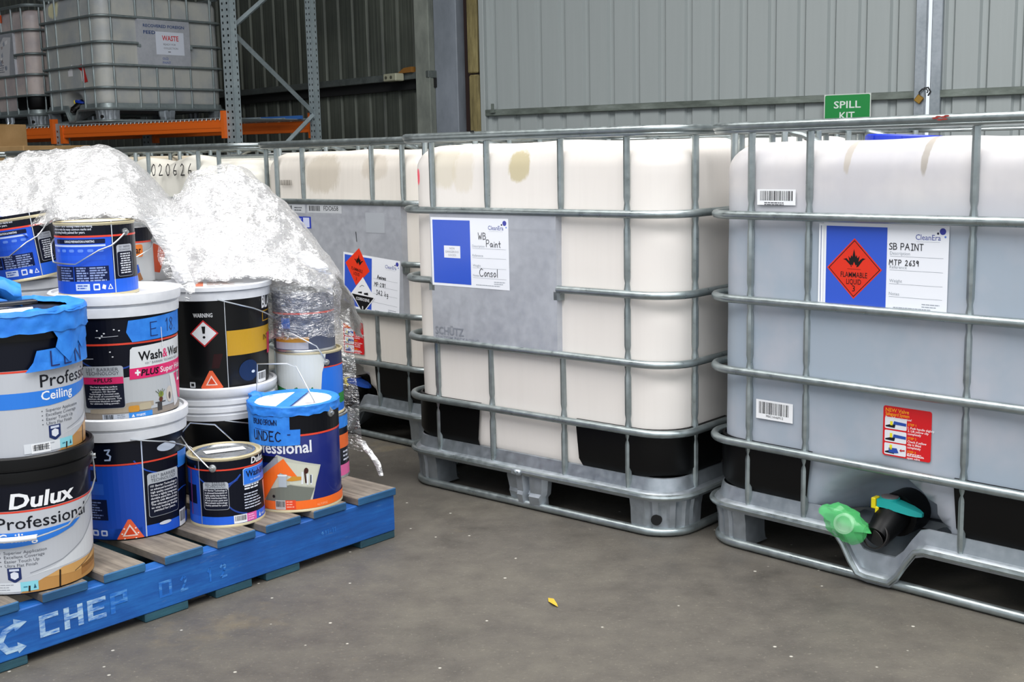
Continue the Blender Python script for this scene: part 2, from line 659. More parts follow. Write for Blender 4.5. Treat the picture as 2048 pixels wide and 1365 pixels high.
g = N('bare_concrete')
g.set(Base_Color=g.ramp(g.noise(g.mapping((1, 1, .4)), 6, 6, .65), [(.3, '#5f645f'), (.6, '#7f847c'), (.8, '#8f938a')]), Roughness=.85)
post('trim_1', -3.16, -3.0, -.14, .05, 0, 6.2, g.m)
g = N('faded_blue_steel')
g.set(Base_Color=g.ramp(g.noise(g.mapping((1, 1, .5)), 4, 5, .6), [(.3, '#6d747c'), (.62, '#858c96'), (.8, '#7b7f84')]), Roughness=.6)
post('trim_2', -3.0, -2.75, -.06, .3, 0, 6.2, g.m)
post('trim_3', -2.75, -2.665, .06, .3, 0, 6.2, mat('#2f1d19', .8))
g = N('old_timber')
g.set(Base_Color=g.ramp(g.noise(g.mapping((6, 6, .8)), 4, 5, .65), [(.3, '#5f5637'), (.55, '#857950'), (.75, '#a39769')]), Roughness=.8)
tp = empty('trim_4', Q0, YB); tag(tp, kind='structure')
MB().box(-2.66, -2.55, -.03, .06, 1.80, 6.2, bev=.01).build('timber_post', g.m, tp, ang=30)
MB().box(-2.645, -2.535, -.045, .05, 0, 1.785, bev=.016).build('timber_post', g.m, tp, ang=30)

# ================================================================ BULK CONTAINERS
HW, HD, RC = .54, .645, .11
RZ = {1: .911, 2: .689, 3: .496, 4: .3}
RIM, TOPZ = .1186, 1.1405


def tank_mat(name, top, low=None, level=.9, soft=.02, stains=(), rough=.42, streak=.12, tint=None):
    g = N(name)
    sep = g.n('ShaderNodeSeparateXYZ'); g.l(g.tc(), sep.inputs[0])
    c = None
    n1 = g.noise(g.mapping((16, 16, .6)), 3, 4, .6)
    n2 = g.noise(g.mapping((1, 1, 1)), 4, 4, .6)
    if low:
        mr = g.n('ShaderNodeMapRange')
        mr.inputs['From Min'].default_value = level - soft; mr.inputs['From Max'].default_value = level + soft
        g.l(sep.outputs[2], mr.inputs['Value'])
        c = g.mix(mr.outputs[0], low, top)
    else:
        c = g.mix(0.0, top, top)
    if tint:
        c = g.mix(g.math('MULTIPLY', g.ramp(n2, [(.42, 0.0), (.66, 1.0)]), .6), c, tint)
    c = g.mix(g.math('MULTIPLY', g.ramp(n1, [(.45, 0.0), (.75, 1.0)]), streak), c, '#9c978c')
    for (su, sz, ru, rz, col, amt) in stains:
        dx = g.math('MULTIPLY', g.math('SUBTRACT', sep.outputs[0], su), 1 / ru)
        dz = g.math('MULTIPLY', g.math('SUBTRACT', sep.outputs[2], sz), 1 / rz)
        d = g.math('ADD', g.math('POWER', g.math('ABSOLUTE', dx), 2.5), g.math('POWER', g.math('ABSOLUTE', dz), 2.5))
        d = g.math('ADD', d, g.math('MULTIPLY', g.math('SUBTRACT', g.noise(g.mapping((40, 40, 9)), 1.6, 4, .7), .5), 1.5))
        fr = g.math('LESS_THAN', sep.outputs[1], 0.0)
        k = g.ramp(d, [(.55, 1.0), (1.0, 0.0)])
        c = g.mix(g.math('MULTIPLY', g.math('MULTIPLY', k, fr), amt), c, col)
    g.set(Base_Color=c, Roughness=rough, Subsurface_Weight=0.0)
    g.bump(n2, .12, .01)
    return g.m


def smoothstep(a, b, x):
    t = max(0, min(1, (x - a) / (b - a)))
    return t * t * (3 - 2 * t)


def tank(parent, m, valve, dents=False, top=1.105):
    fy = -(HD - .6)
    hw, hd, R = HW - .028, HD - .025, .105
    zs = []
    nz = 34
    prof = []  # (z, inset)
    rt_, rb = .075, .05
    for k in range(7):
        a = .5 * PI * k / 6
        prof.append((.135 + rb * (1 - math.cos(a)), rb * (1 - math.sin(a))))
    for k in range(1, nz):
        prof.append((.135 + rb + (top - rt_ - .135 - rb) * k / nz, 0))
    for k in range(9):
        a = .5 * PI * k / 8
        prof.append((top - rt_ + rt_ * math.sin(a), rt_ * (1 - math.cos(a))))
    for q in (.12, .2, .3, .42):
        prof.append((top - .030 * smoothstep(.075, .24, q), q))
    vs = []
    nloop = None
    for z, ins in prof:
        ww, dd = hw - ins, hd - ins
        r = max(min(R, R - ins * .4), .02)
        r = min(r, ww * .95, dd * .95)
        lp = rrect(ww, dd, r, 7, 22)
        nloop = len(lp)
        for x, y in lp:
            zz = z
            b = .010 * max(0, math.sin(PI * (z - .135) / .95))
            if valve and y < -.2:
                e = math.hypot(x / .185, (z - .10) / .20)
                y += .14 * smoothstep(1.0, .66, e) * smoothstep(-.3, -.5, y)
            y -= b * max(0, 1 - (x / hw) ** 2) * (1 if y < 0 else -1)
            x += b * max(0, 1 - (y / hd) ** 2) * (1 if x > 0 else -1) * .8
            w = noise.noise(Vector((x * 5, y * 5, z * 5)) + Vector((parent.location.x, 0, 3)))
            if dents:
                e = smoothstep(.7, 1.05, z)
                dn = noise.noise(Vector((x * 3.1 + 4, y * 3.1, z * 2.0)))
                y += .05 * e * dn + .03 * e * noise.noise(Vector((x * 9, 2, z * 6)))
                zz = z - .035 * smoothstep(.95, 1.1, z) * (.6 + 1.2 * noise.noise(Vector((x * 5 + 9, y * 4, 1))))
            else:
                zz = z + .007 * smoothstep(1.0, 1.1, z) * noise.noise(Vector((x * 4, y * 4, 7)))
            vs.append((x + .002 * w, y + .002 * w, zz))
    fs = []
    for i in range(len(prof) - 1):
        for k in range(nloop):
            l = (k + 1) % nloop
            fs.append((i * nloop + k, i * nloop + l, (i + 1) * nloop + l, (i + 1) * nloop + k))
    fs.append(tuple(range(nloop - 1, -1, -1)))
    b = (len(prof) - 1) * nloop
    fs.append(tuple(b + k for k in range(nloop)))
    o = mesh('tank', vs, fs, m, parent, ang=60)
    top -= .030
    for yb in (-.22, .22):
        MB().tube([(-HW, yb, 1.128), (-HW + .05, yb, 1.118), (-HW + .12, yb, top + .02), (HW - .12, yb, top + .02), (HW - .05, yb, 1.118), (HW, yb, 1.128)], .009, n=8).build('top_bar', GALV, parent)
    cap = MB().lathe([(.085, top - .005), (.085, top + .018), (.094, top + .018), (.094, top + .03), (.08, top + .033), (.02, top + .03)], 40)
    cap.build('tank_lid', mat('#c4c4c2', .5), parent, ang=35)
    return o


def shell(path, levels, off):
    vs = []
    for z, ins in levels:
        for x, y, nx, ny in path:
            vs.append((x + nx * (off - ins), y + ny * (off - ins), z))
    n = len(path)
    fs = [(i * n + k, i * n + k + 1, (i + 1) * n + k + 1, (i + 1) * n + k) for i in range(len(levels) - 1) for k in range(n - 1)]
    return vs, fs


def corner_path(sx, sy, hw, hd, r, ax, ay, na=8):
    """from front/back face point inward distance, around one corner to the side face; with normals"""
    p = [(sx * ax, sy * hd, 0, sy)]
    cx, cy = sx * (hw - r), sy * (hd - r)
    for k in range(na + 1):
        a = .5 * PI * k / na
        nx, ny = sx * math.sin(a), sy * math.cos(a)
        p.append((cx + r * nx, cy + r * ny, nx, ny))
    p.append((sx * hw, sy * ay, sx, 0))
    if sx * sy > 0:
        p.reverse()
    return p if sx * sy > 0 else p


def rail_path(hw, hd, r, cut=None):
    lp = rrect(hw, hd, r, 8, 1)
    if not cut:
        return lp, True
    side, u0, u1 = cut
    if side == 'f':
        k = next(i for i, (x, y) in enumerate(lp) if y <= -hd + 1e-6 and x > 0)
        seq = lp[k:] + lp[:k]
        return [(u1, -hd)] + seq + [(u0, -hd)], False
    k = next(i for i, (x, y) in enumerate(lp) if x >= hw - 1e-6 and y > 0)
    seq = lp[k:] + lp[:k]
    return [(hw, u1)] + seq + [(hw, u0)], False


def post_tube(x, y, z0, z1, parent, crossings, m, horiz):
    zs, rad = [], []
    ev = sorted([(z0, .0078), (z0 + .03, .0098), (z1, .0098)] + [q for c in crossings if z0 + .03 < c < z1 - .0 for q in ((c - .045, .0098), (c - .03, .0072), (c - .012, .0098), (c + .012, .0098), (c + .03, .0072), (c + .045, .0098))])
    last = -1
    path, rad = [], []
    for z, r in ev:
        if z0 - 1e-6 <= z <= z1 + 1e-6 and z - last > .004:
            path.append((x, y, z)); rad.append(r); last = z
    MB().tube(path, 0, n=8, rad=rad).build('upright_bar', m, parent)


def ibc(name, loc, yaw, label, tank_m, posts, valve=False, plate=None, black=True, dents=False, group='caged bulk containers', metal=None, simple=False, handle='#1fa6a2', top=1.105):
    m = metal or GALV
    o = empty(name, loc, yaw)
    tag(o, label, 'container', group)
    tank(o, tank_m, valve, dents, top)
    hw, hd, R = HW, HD, RC
    # --- rails
    t = MB().tube([(x, y, TOPZ) for x, y in rrect(hw, hd, R, 8)], .0105, True, 10)
    t.tube([(x, y, 1.1290) for x, y in rrect(hw - .001, hd - .001, R, 8)], .0068, True, 8)
    t.build('top_rail', m, o)
    for k, z in RZ.items():
        pth, closed = rail_path(hw, hd, R, plate if (plate and k == 2) else None)
        t = MB().tube([(x, y, z) for x, y in pth], .0112, closed, 10)
        if not closed:
            for e, d in ((pth[0], 1), (pth[-1], -1)):
                t.box(e[0] - .012, e[0] + .012, e[1] - .004, e[1] + .02, z - .032, z - .008)
        t.build('cage_rail', m, o)
    # --- uprights
    ins = .017
    for side, us in posts.items():
        for u in us:
            x, y = {'f': (u, -hd + ins), 'b': (u, hd - ins), 'r': (hw - ins, u), 'l': (-hw + ins, u)}[side]
            cut = plate and plate[0] == side and plate[1] - .02 < u < plate[2] + .02
            if cut:
                post_tube(x, y, RZ[1] + .004, 1.13, o, [], m, side in 'fb')
                post_tube(x, y, .125, RZ[3] - .004, o, [RZ[4]], m, side in 'fb')
            else:
                post_tube(x, y, .125, 1.13, o, list(RZ.values()), m, side in 'fb')
    # --- label plate
    if plate:
        side, u0, u1 = plate
        a, b = RZ[3] + .006, RZ[1] - .004
        y = -hd - .004
        vs, fs = [], []
        xs = [u0 - .004, u0, u1, u1 + .004]
        ys = [y + .03, y, y, y + .03]
        rows = [a, a + .012, b - .055, b - .045, b]
        for z in rows:
            dy = -.0004 if z == b - .045 else 0
            for x, yy in zip(xs, ys):
                vs.append((x, yy + dy, z) if side == 'f' else (-(yy + dy) - hd + hw, x, z))
        fs = [(i * 4 + k, i * 4 + k + 1, i * 4 + k + 5, i * 4 + k + 4) for i in range(4) for k in range(3)]
        mesh('label_plate', vs, fs, PLATE, o, smooth=False)
    # --- black corner protectors
    if black:
        for sx in (-1, 1):
            for sy in (-1, 1):
                p = corner_path(sx, sy, hw - .028, hd - .025, .105, .19, .34)
                vs, fs = shell(p, [(.14, .04), (.16, .016), (.19, .0), (.306, 0), (.308, .008)], .014)
                n = len(p)
                # slanted inner edges
                for i, (z, _) in enumerate([.14, .16, .19, .306, .308] and [(.14, 0), (.16, 0), (.19, 0), (.306, 0), (.308, 0)]):
                    for e in (0, n - 1):
                        q = list(vs[i * n + e])
                        s_ = .02 * smoothstep(.25, .14, z)
                        if abs(q[1]) > hd - .04: q[0] += sx * s_
                        else: q[1] += sy * s_
                        vs[i * n + e] = tuple(q)
                mesh('corner_protector', vs, fs, BLACK_PL, o, ang=50)
    # --- pallet: pan, rim, feet, skid
    def dip(u):
        return .100 * smoothstep(.118, .035, abs(u - .003)) if valve else 0.0
    inner = rrect(hw - .017, hd - .017, .12, 8, 20)
    lp = []
    for (z, off) in ((.104, .0), (.118, .004), (.128, -.004), (.131, -.014), (.166, -.022), (.168, -.026), (.130, -.028), (.112, -.03)):
        row = []
        for x, y in rrect(hw + off, hd + off, .112 + off, 8, 40):
            zz = z
            if y < -.5: zz -= dip(x) * (1 if off > -.02 else .9)
            row.append((x, y, zz))
        lp.append(row)
    n = len(lp[0])
    vs = [p for r_ in lp for p in r_]
    fs = [(i * n + k, i * n + (k + 1) % n, (i + 1) * n + (k + 1) % n, (i + 1) * n + k) for i in range(len(lp) - 1) for k in range(n)]
    mesh('pallet_rim', vs, fs, GALV_SHEET if not metal else metal, o, ang=50)
    MB().box(-.48, .48, -.46 if valve else -.6, .6, .112, .136).build('pallet_deck', GALV_SHEET, o, smooth=False)
    MB().tube([(x, y, RIM - (dip(x) if y < -.5 else 0)) for x, y in rrect(hw + .006, hd + .006, .115, 8, 40)], .0085 if not valve else .0075, True, 8).build('rim_bead', m, o)
    if valve:
        vs, fs = [], []
        nu, nd = 28, 8
        for j in range(nd + 1):
            k = j / nd
            for i in range(nu + 1):
                u = -.135 + .27 * i / nu
                dd = dip(u * (1 + .25 * k)) * (1 - .75 * k ** 2)
                vs.append((u, -hd - .003 + .2 * k, RIM - .002 - dd + .012 * k))
        fs = [(j * (nu + 1) + i, j * (nu + 1) + i + 1, (j + 1) * (nu + 1) + i + 1, (j + 1) * (nu + 1) + i) for j in range(nd) for i in range(nu)]
        mesh('drain_trough', vs, fs, GALV_SHEET, o)
    # feet
    for sx in (-1, 1):
        for sy in (-1, 1):
            p = corner_path(sx, sy, hw - .002, hd - .002, .11, .388, .49, 10)
            q = []
            for i in range(len(p) - 1):
                a_, b_ = p[i], p[i + 1]
                for t_ in (0, .5):
                    q.append(tuple(a_[j] * (1 - t_) + b_[j] * t_ for j in range(4)))
            q.append(p[-1])
            vs, fs = [], []
            nn = len(q)
            lev = [(.108, 0), (.095, .002), (.075, .006), (.035, .008), (.016, .012), (.008, .022)]
            for z, i_ in lev:
                for j, (x, y, nx, ny) in enumerate(q):
                    fl_ = .006 * (1 if (j // 3) % 2 else 0) * smoothstep(.0, .04, z) * (1 if 3 < j < nn - 3 else 0)
                    vs.append((x - nx * (i_ + fl_), y - ny * (i_ + fl_), z))
            L = len(lev)
            fs = [(i * nn + k, i * nn + k + 1, (i + 1) * nn + k + 1, (i + 1) * nn + k) for i in range(L - 1) for k in range(nn - 1)]
            # returns inwards
            for e in (0, nn - 1):
                base = len(vs)
                for i in range(L):
                    x, y, z = vs[i * nn + e]
                    nx, ny = q[e][2], q[e][3]
                    vs.append((x - nx * .09, y - ny * .09, z))
                for i in range(L - 1):
                    fs.append((i * nn + e, (i + 1) * nn + e, base + i + 1, base + i))
            ft = mesh('corner_foot', vs, fs, GALV_SHEET, o, ang=35)
            if not simple:
                if sx == 1:
                    ha = .42
                    nx_, ny_ = math.sin(ha), sy * math.cos(ha)
                    ax_, ay_ = hw - .112 + .11 * nx_, sy * (hd - .112) + .11 * ny_
                    MB().tube([(ax_ - nx_ * (.02), ay_ - ny_ * (.02), .05), (ax_ - nx_ * .0045, ay_ - ny_ * .0045, .05)], .0155, n=20).build('foot_hole_disc', DARKDISC, ft, ang=30)  # solid dark disc, the hole's inner shade put into its colour
    sides = [('b', 0)] + ([] if valve else [('f', 0)]) + [('l', 0), ('r', 0)]
    for s_, _ in sides:
        prof = [(-.09, .0), (-.088, -.012), (-.045, -.016), (-.035, -.030), (-.01, -.030), (0, -.012), (.01, -.012), (.02, -.030), (.065, -.028), (.078, -.014), (.082, .0)]
        lev = [(.108, 1, 0), (.09, 1, .0), (.055, .92, .003), (.045, .86, -.004), (.012, .82, .004), (.006, .78, .02)]
        vs, fs = [], []
        for z, sc_, ins2 in lev:
            for u, d in prof:
                u2, d2 = u * sc_, .03 + d + ins2
                vs.append({'f': (u2, -hd + d2 - .002, z), 'b': (-u2, hd - d2 + .002, z), 'r': (hw - d2 + .002, u2, z), 'l': (-hw + d2 - .002, -u2, z)}[s_])
        nn = len(prof)
        fs = [(i * nn + k, i * nn + k + 1, (i + 1) * nn + k + 1, (i + 1) * nn + k) for i in range(len(lev) - 1) for k in range(nn - 1)]
        mesh('centre_foot', vs, fs, GALV_SHEET, o, ang=25)
    MB().tube([(x, y, .0135) for x, y in rrect(hw - .012, hd - .012, .105, 8)], .0125, True, 10).build('skid_tube', m, o)
    if valve:
        make_valve(o, handle)
    return o


def make_valve(o, hcol):
    vb0 = MB()
    F = -HD
    vb0.tube([(.01, F + .16, .165), (.01, F + .085, .165)], .055, n=28)
    vb0.tube([(.008, F + .10, .168), (.004, F + .07, .160), (-.001, F + .035, .135), (-.003, F + .01, .122)], 0, n=24, rad=[.044, .043, .034, .031])
    vb0.tube([(.0, F + .07, .16), (.0, F + .07, .203)], .024, n=20)
    vb = vb0.build('valve', BLACK_PL, o, ang=35)
    MB().tube([(-.0035, F + .0095, .1216), (-.004, F + .008, .121)], .0255, n=24).build('outlet_bore', mat('#2a2726', .6), vb, ang=30)
    MB().lathe([(.0315, 0), (.0335, .002), (.0335, .012), (.0315, .014)], 24, cap=False).build('outlet_collar', mat('#1c1817', .5), vb, ang=30).matrix_local = Matrix.Translation((-.0025, F + .0155, .1245)) @ Matrix.Rotation(PI / 2 - .38, 4, 'X')
    t = MB().tube([(0, F + .07, .197), (0, F + .07, .213)], .024, n=24)
    prof = [(-.022, .013, .201, .011), (.0, .018, .203, .012), (.028, .0175, .198, .012), (.06, .0155, .191, .010), (.076, .011, .187, .008), (.088, .005, .184, .005)]
    vs, fs = [], []
    for x, w, z, h in prof:
        for dy, dz in ((-w, -h), (w, -h), (w, h * .8), (-w, h * .8)):
            vs.append((x, F + .06 + x * .12 + dy, z + dz))
    for i in range(len(prof) - 1):
        for k in range(4):
            l = (k + 1) % 4
            fs.append((i * 4 + k, i * 4 + l, (i + 1) * 4 + l, (i + 1) * 4 + k))
    fs += [(3, 2, 1, 0), tuple(len(vs) - 4 + k for k in range(4))]
    t.add(vs, fs)
    t.build('valve_handle', mat(hcol, .35), vb, ang=35)
    MB().tube([(0, F + .07, .213), (0, F + .07, .2155)], .0215, n=24).build('valve_cap', mat('#6f6668', .5), vb, ang=30)
    MB().box(-.036, -.024, F + .04, F + .066, .184, .212, bev=.002).box(-.026, -.016, F + .042, F + .056, .172, .19, bev=.002).build('safety_clip', mat('#e8d21a', .35), vb, ang=30)


def doc_label(name, o, kind, y=-.577):
    pass


YF = -.6
R_YAW, C_YAW, D_YAW = -.8014, -.7178, -.76


def centre_from_face(x, y, yaw, z=0):
    n_ = Vector((-math.sin(yaw), math.cos(yaw), 0))
    return Vector((x, y, z)) + n_ * HD


VALVE_POSTS = (-.385, -.212, .212, .385)
REAR_POSTS = (-.376, -.143, .143, .376)
SIDE_POSTS = (-.51, -.265, -.085, .085, .265, .51)

m_r = tank_mat('hdpe_grey_paint_inside', '#d0cccb', '#9aa5b1', .925, .06,
               stains=[(-.115, 1.06, .010, .05, '#a89a80', .5), (.085, 1.065, .010, .055, '#8d826e', .6), (.0, .98, .4, .02, '#b9b4b2', .0)], streak=.05, tint='#b5b4bb')
ibc_r = ibc('bulk_container', centre_from_face(.8872, 2.8495, R_YAW), R_YAW,
            'nearest caged bulk container at the right edge with turquoise valve handle and SB PAINT label',
            m_r, {'f': VALVE_POSTS, 'b': REAR_POSTS, 'r': SIDE_POSTS, 'l': SIDE_POSTS}, valve=True, top=1.098)
m_c = tank_mat('hdpe_warm_white', '#e0dad4', None, stains=[(-.02, 1.045, .045, .05, '#b9ab7c', .75), (-.33, 1.06, .06, .09, '#c9bfa6', .55), (-.25, 1.03, .05, .07, '#cfc4ae', .45), (-.462, 1.015, .014, .03, '#ff5a70', 1.0)], streak=.05)
ibc_c = ibc('bulk_container', centre_from_face(.0312, 3.5611, C_YAW), C_YAW,
            'caged white bulk container in the middle with metal plate and blue and white paper label',
            m_c, {'f': REAR_POSTS, 'b': VALVE_POSTS, 'r': SIDE_POSTS, 'l': SIDE_POSTS}, plate=('f', -.372, .139), top=1.114)
m_d = tank_mat('hdpe_cream', '#d9d2c9', None, stains=[(-.1, 1.02, .12, .08, '#b0a48f', .5), (.22, 1.04, .08, .05, '#b8ab98', .4)], streak=.12)
ibc_d = ibc('bulk_container', centre_from_face(-.675, 4.652, D_YAW), D_YAW,
            'caged cream bulk container with flammable and corrosive diamonds on its plate, behind the paint pallet',
            m_d, {'f': VALVE_POSTS, 'b': REAR_POSTS, 'r': SIDE_POSTS, 'l': SIDE_POSTS}, valve=True, plate=('f', -.372, .39), top=1.106, handle='#1c4fb0')
m_e = tank_mat('hdpe_crumpled', '#d9d6cc', None, streak=.08)
ibc_e = ibc('bulk_container', (-1.075, 5.906, 0), -.74,
            'caged bulk container with buckled tank and black handwritten number 020626, behind the clear film',
            m_e, {'f': (-.43, -.214, .192, .348), 'b': REAR_POSTS, 'r': SIDE_POSTS, 'l': SIDE_POSTS}, plate=('f', -.3, .3), dents=True, black=False)
m_f = tank_mat('hdpe_beige', '#cfc3ae', None, streak=.1)
ibc_f = ibc('bulk_container', (-1.91, 6.665, 0), -.74,
            'caged beige bulk container far left whose top rail shows above the clear film',
            m_f, {'f': VALVE_POSTS, 'b': REAR_POSTS, 'r': SIDE_POSTS, 'l': SIDE_POSTS}, simple=True)
ibc_g = ibc('bulk_container', (-2.76, 7.46, 0), -.74,
            'caged bulk container cut by the left edge, behind the clear film and below the cartons',
            m_f, {'f': VALVE_POSTS, 'b': REAR_POSTS, 'r': SIDE_POSTS, 'l': SIDE_POSTS}, simple=True)
# two on the rack
m_k1 = tank_mat('hdpe_yellowed', '#adaea9', None, stains=[(-.25, 1.02, .1, .08, '#e0daae', .8)], streak=.15, tint='#878f9a')
KY = -.73
near = Vector((-3.50, 10.60, 0))
XK = Vector((math.cos(KY), math.sin(KY), 0)); YK = Vector((-XK.y, XK.x, 0))
ZK = 1.423
ibc_k1 = ibc('bulk_container', near - XK * HW + YK * HD + Vector((0, 0, ZK)), KY,
             'caged bulk container up on the orange rack with a white WASTE notice on its plate',
             m_k1, {'f': VALVE_POSTS, 'b': REAR_POSTS, 'r': SIDE_POSTS, 'l': SIDE_POSTS}, valve=True, black=False, plate=('r', -.265, .265), handle='#1c3fae', metal=GALV_DULL)
m_k2 = tank_mat('hdpe_pinkish', '#c4b7b2', None, streak=.15, tint='#958f98')
ibc_k2 = ibc('bulk_container', Vector((-4.50, 11.62, 0)) - XK * HW + YK * HD + Vector((0, 0, ZK)), KY,
             'caged pinkish bulk container on the rack at the top left corner with torn label',
             m_k2, {'f': (-.4, -.2, -.02, .2, .4), 'b': REAR_POSTS, 'r': SIDE_POSTS, 'l': SIDE_POSTS}, plate=('f', -.24, .24), metal=GALV_DULL)

# ---------------------------------------------------------------- paper labels on the containers
BLUE = '#3457c2'; PAPER = '#e6e8ee'; INK = '#17181c'; GREY = '#9aa0a8'


def clean_label(d, x0, y0, x1, y1, bx, rows, small):
    """white sheet: blue left half, header mark, ruled rows"""
    d.rect(x0, y0, x1, y1, PAPER, 0)
    d.rect(x0 + .008, y0 + .008, bx, y1 - .008, BLUE, 1)
    w = x1 - bx
    d.text('CleanEra', x1 - .020, y1 - .0345, .0185, '#5b63a0', 1, bold=.008, width=.062, align='R')
    d.ell(x1 - .0155, y1 - .0135, .0078, .0078, '#3a3f9e', 1)
    d.ell(x1 - .027, y1 - .0185, .0028, .0028, '#22243c', 1)
    d.ell(x1 - .009, y1 - .026, .0025, .0025, '#5a7fd0', 1)
    d.rect(x1 - .080, y1 - .0392, x1 - .022, y1 - .0387, GREY, 1)
    for t, z in rows:
        d.rect(bx + .008, z, x1 - .012, z + .0007, '#8f959e', 1)
        d.text(t, bx + .008, z + .004, .011, GREY, 1)
    d.lines(x1 - .012 - .05, y0 + .021, .05, 2, .006, .0022, GREY, 1, 5)
    d.lines(bx + .02, y0 + .009, x1 - bx - .04, 1, .006, .0022, GREY, 1, 9)


# right container: SB PAINT / MTP 2639
d = Decal()
d.rect(-.181, .694, -.166, .895, '#eef0f4', 0)
d.rect(-.1755, .70, -.174, .89, '#2a3a78', 1)
clean_label(d, -.168, .690, .158, .898, .004, [('Description', .822), ('Reference', .789), ('Weight', .756), ('Notes', .725)], 0)
cx, cy, s = -.082, .787, .0745
d.poly([(cx, cy - s), (cx + s, cy), (cx, cy + s), (cx - s, cy)], '#d8321c', 2)
for a, b in (((0, -1), (1, 0)), ((1, 0), (0, 1)), ((0, 1), (-1, 0)), ((-1, 0), (0, -1))):
    d.line([(cx + a[0] * s * .92, cy + a[1] * s * .92), (cx + b[0] * s * .92, cy + b[1] * s * .92)], .0018, '#1c1412', 3)
flame(d, cx, cy + .006, .038, '#16120f', 3)
d.rect(cx - .018, cy - .0015, cx + .018, cy - .0005, '#7a1d10', 3)
d.text('FLAMMABLE', cx, cy - .0215, .0185, '#16120f', 3, bold=.008, width=.072, align='C')
d.text('LIQUID', cx, cy - .0385, .0185, '#16120f', 3, bold=.008, width=.04, align='C')
d.text('3', cx, cy - .056, .021, '#16120f', 3, bold=.004, align='C')
d.hand('SB PAINT', .010, .8385, .0150, w=.0018, gap=.26)
d.hand('MTP 2639', .011, .8015, .0125, w=.0017, gap=.35)
d.build('document_label', front_map(-HD + 0.0145), ibc_r, rough=.3)
d = Decal().barcode(-.367, .938, -.252, .978, 0, 4, 24)
d.lines(-.345, .9425, .075, 2, .005, .0026, '#55565a', 2, 3)
d.build('barcode_sticker', front_map(-HD + 0.0175), ibc_r)
d = Decal().barcode(-.363, .373, -.25, .4245, 0, 8, 26)
d.text('M0C1A46M12', -.305, .379, .009, '#26262a', 2, align='C')
d.build('barcode_sticker', front_map(-HD + 0.0165), ibc_r)
# valve instruction sticker


def valve_sticker(d, x0, z0, w, h):
    d.rect(x0, z0, x0 + w, z0 + h, '#c9151c', 0, r=.006)
    d.text('NEW Valve', x0 + .006, z0 + h - .014, .013, '#f4a21a', 1, bold=.012)
    d.text('Safeguard System', x0 + .006, z0 + h - .0235, .012, '#f4a21a', 1, bold=.012, width=.062)
    d.text('Please follow instructions!', x0 + .006, z0 + h - .0305, .0075, '#f2f2f2', 1, bold=.008, width=.068)
    for i, zt in enumerate((.059, .0265, -.0055)):
        zz = z0 + zt + .009
        xa = x0 + .005
        d.rect(xa, zz, xa + .057, zz + .0285, '#d9dbe0', 1, r=.003)
        d.poly([(xa + .002, zz + .004), (xa + .026, zz + .003), (xa + .028, zz + .012), (xa + .014, zz + .011), (xa + .002, zz + .007)], '#1a1c24', 2)
        d.rect(xa + .014, zz + .009 + i * .002, xa + .0205, zz + .019 + i * .003, '#dfd21f', 3)
        if i < 2:
            d.poly([(xa + .022, zz + .012), (xa + .024, zz + .02), (xa + .056, zz + .018), (xa + .056, zz + .011)], '#24479c', 3)
        else:
            d.poly([(xa + .012, zz + .006), (xa + .012, zz + .017), (xa + .033, zz + .018), (xa + .038, zz + .007), (xa + .028, zz + .005)], '#24479c', 3)
            d.poly([(xa + .04, zz + .014), (xa + .045, zz + .0185), (xa + .045, zz + .0155), (xa + .054, zz + .017), (xa + .054, zz + .0135), (xa + .045, zz + .0125), (xa + .045, zz + .01)], '#b51a20', 3)
    zz = z0 + h - .042
    for st, ls in (('STEP 1', ('1. Push handle slightly', '2. Lift yellow clip', 'completely')), ('STEP 2', ('Check if yellow', 'clip is lifted', 'completely')), ('STEP 3', ('Pull handle to', 'open valve'))):
        d.text(st, x0 + .065, zz, .008, '#f4a21a', 1, bold=.01); zz -= .0078
        for q in ls:
            d.text(q, x0 + .065, zz, .0078, '#f2f2f2', 1, bold=.006); zz -= .0072
        zz -= .004
    d.lines(x0 + .066, z0 + .012, .045, 2, .005, .0022, '#f0d5d5', 1, 4)


d = Decal(); valve_sticker(d, .005, .334, .125, .124)
d.build('instruction_sticker', front_map(-HD + 0.0165), ibc_r)
# red paint smear on the top rail
d = Decal()
for q in [(-.02, 0), (-.012, .003), (.0, .002), (.008, .004), (.003, -.003), (-.008, -.004)]:
    d.ell(.147 + q[0], TOPZ + .0015 + q[1], .007, .002, '#8e2b22', 0, 10)
d.build('paint_smear', front_map(-HD + -0.0125), ibc_r, rough=.6)

# middle container: WB Paint / Consol
d = Decal()
clean_label(d, -.368, .675, -.042, .890, -.199, [('Description', .797), ('Reference', .768), ('Weight', .737), ('Notes', .7065)], 0)
d.rect(-.312, .764, -.242, .802, '#e2e4ea', 2)
for i, t in enumerate(('NON', 'DANGEROUS', 'GOODS')):
    d.text(t, -.277, .7905 - i * .0105, .0095, '#8c9098', 3, align='C')
d.hand('WB', -.165, .826, .020, w=.0019)
d.hand('Paint', -.132, .804, .021, w=.0019, slope=-.02)
d.hand('Consol', -.163, .7125, .024, w=.0019, gap=.2)
d.build('document_label', front_map(-HD + -0.0040), ibc_c, rough=.32)
d = Decal()
EMB = mat('#a3a8b2', .45, .5, name='embossed_steel')
d.text('SCHÜTZ', -.362, .519, .034, EMB, 1, bold=.02, width=.125)
d.text('CUSTOM PACKAGING', -.362, .505, .012, EMB, 1, bold=.006, width=.19)
d.build('embossed_lettering', front_map(-HD + -0.0040), ibc_c, rough=.45)
MB().box(-.042, -.006, -HD - .0205, -HD - .003, .108, .126, bev=.004).build('rim_weld', GALV_SHEET, ibc_c)
MB().tube([(-.024, -HD - .02, .117), (-.024, -HD - .024, .117)], .005, n=10).build('rivet', GALV, ibc_c)
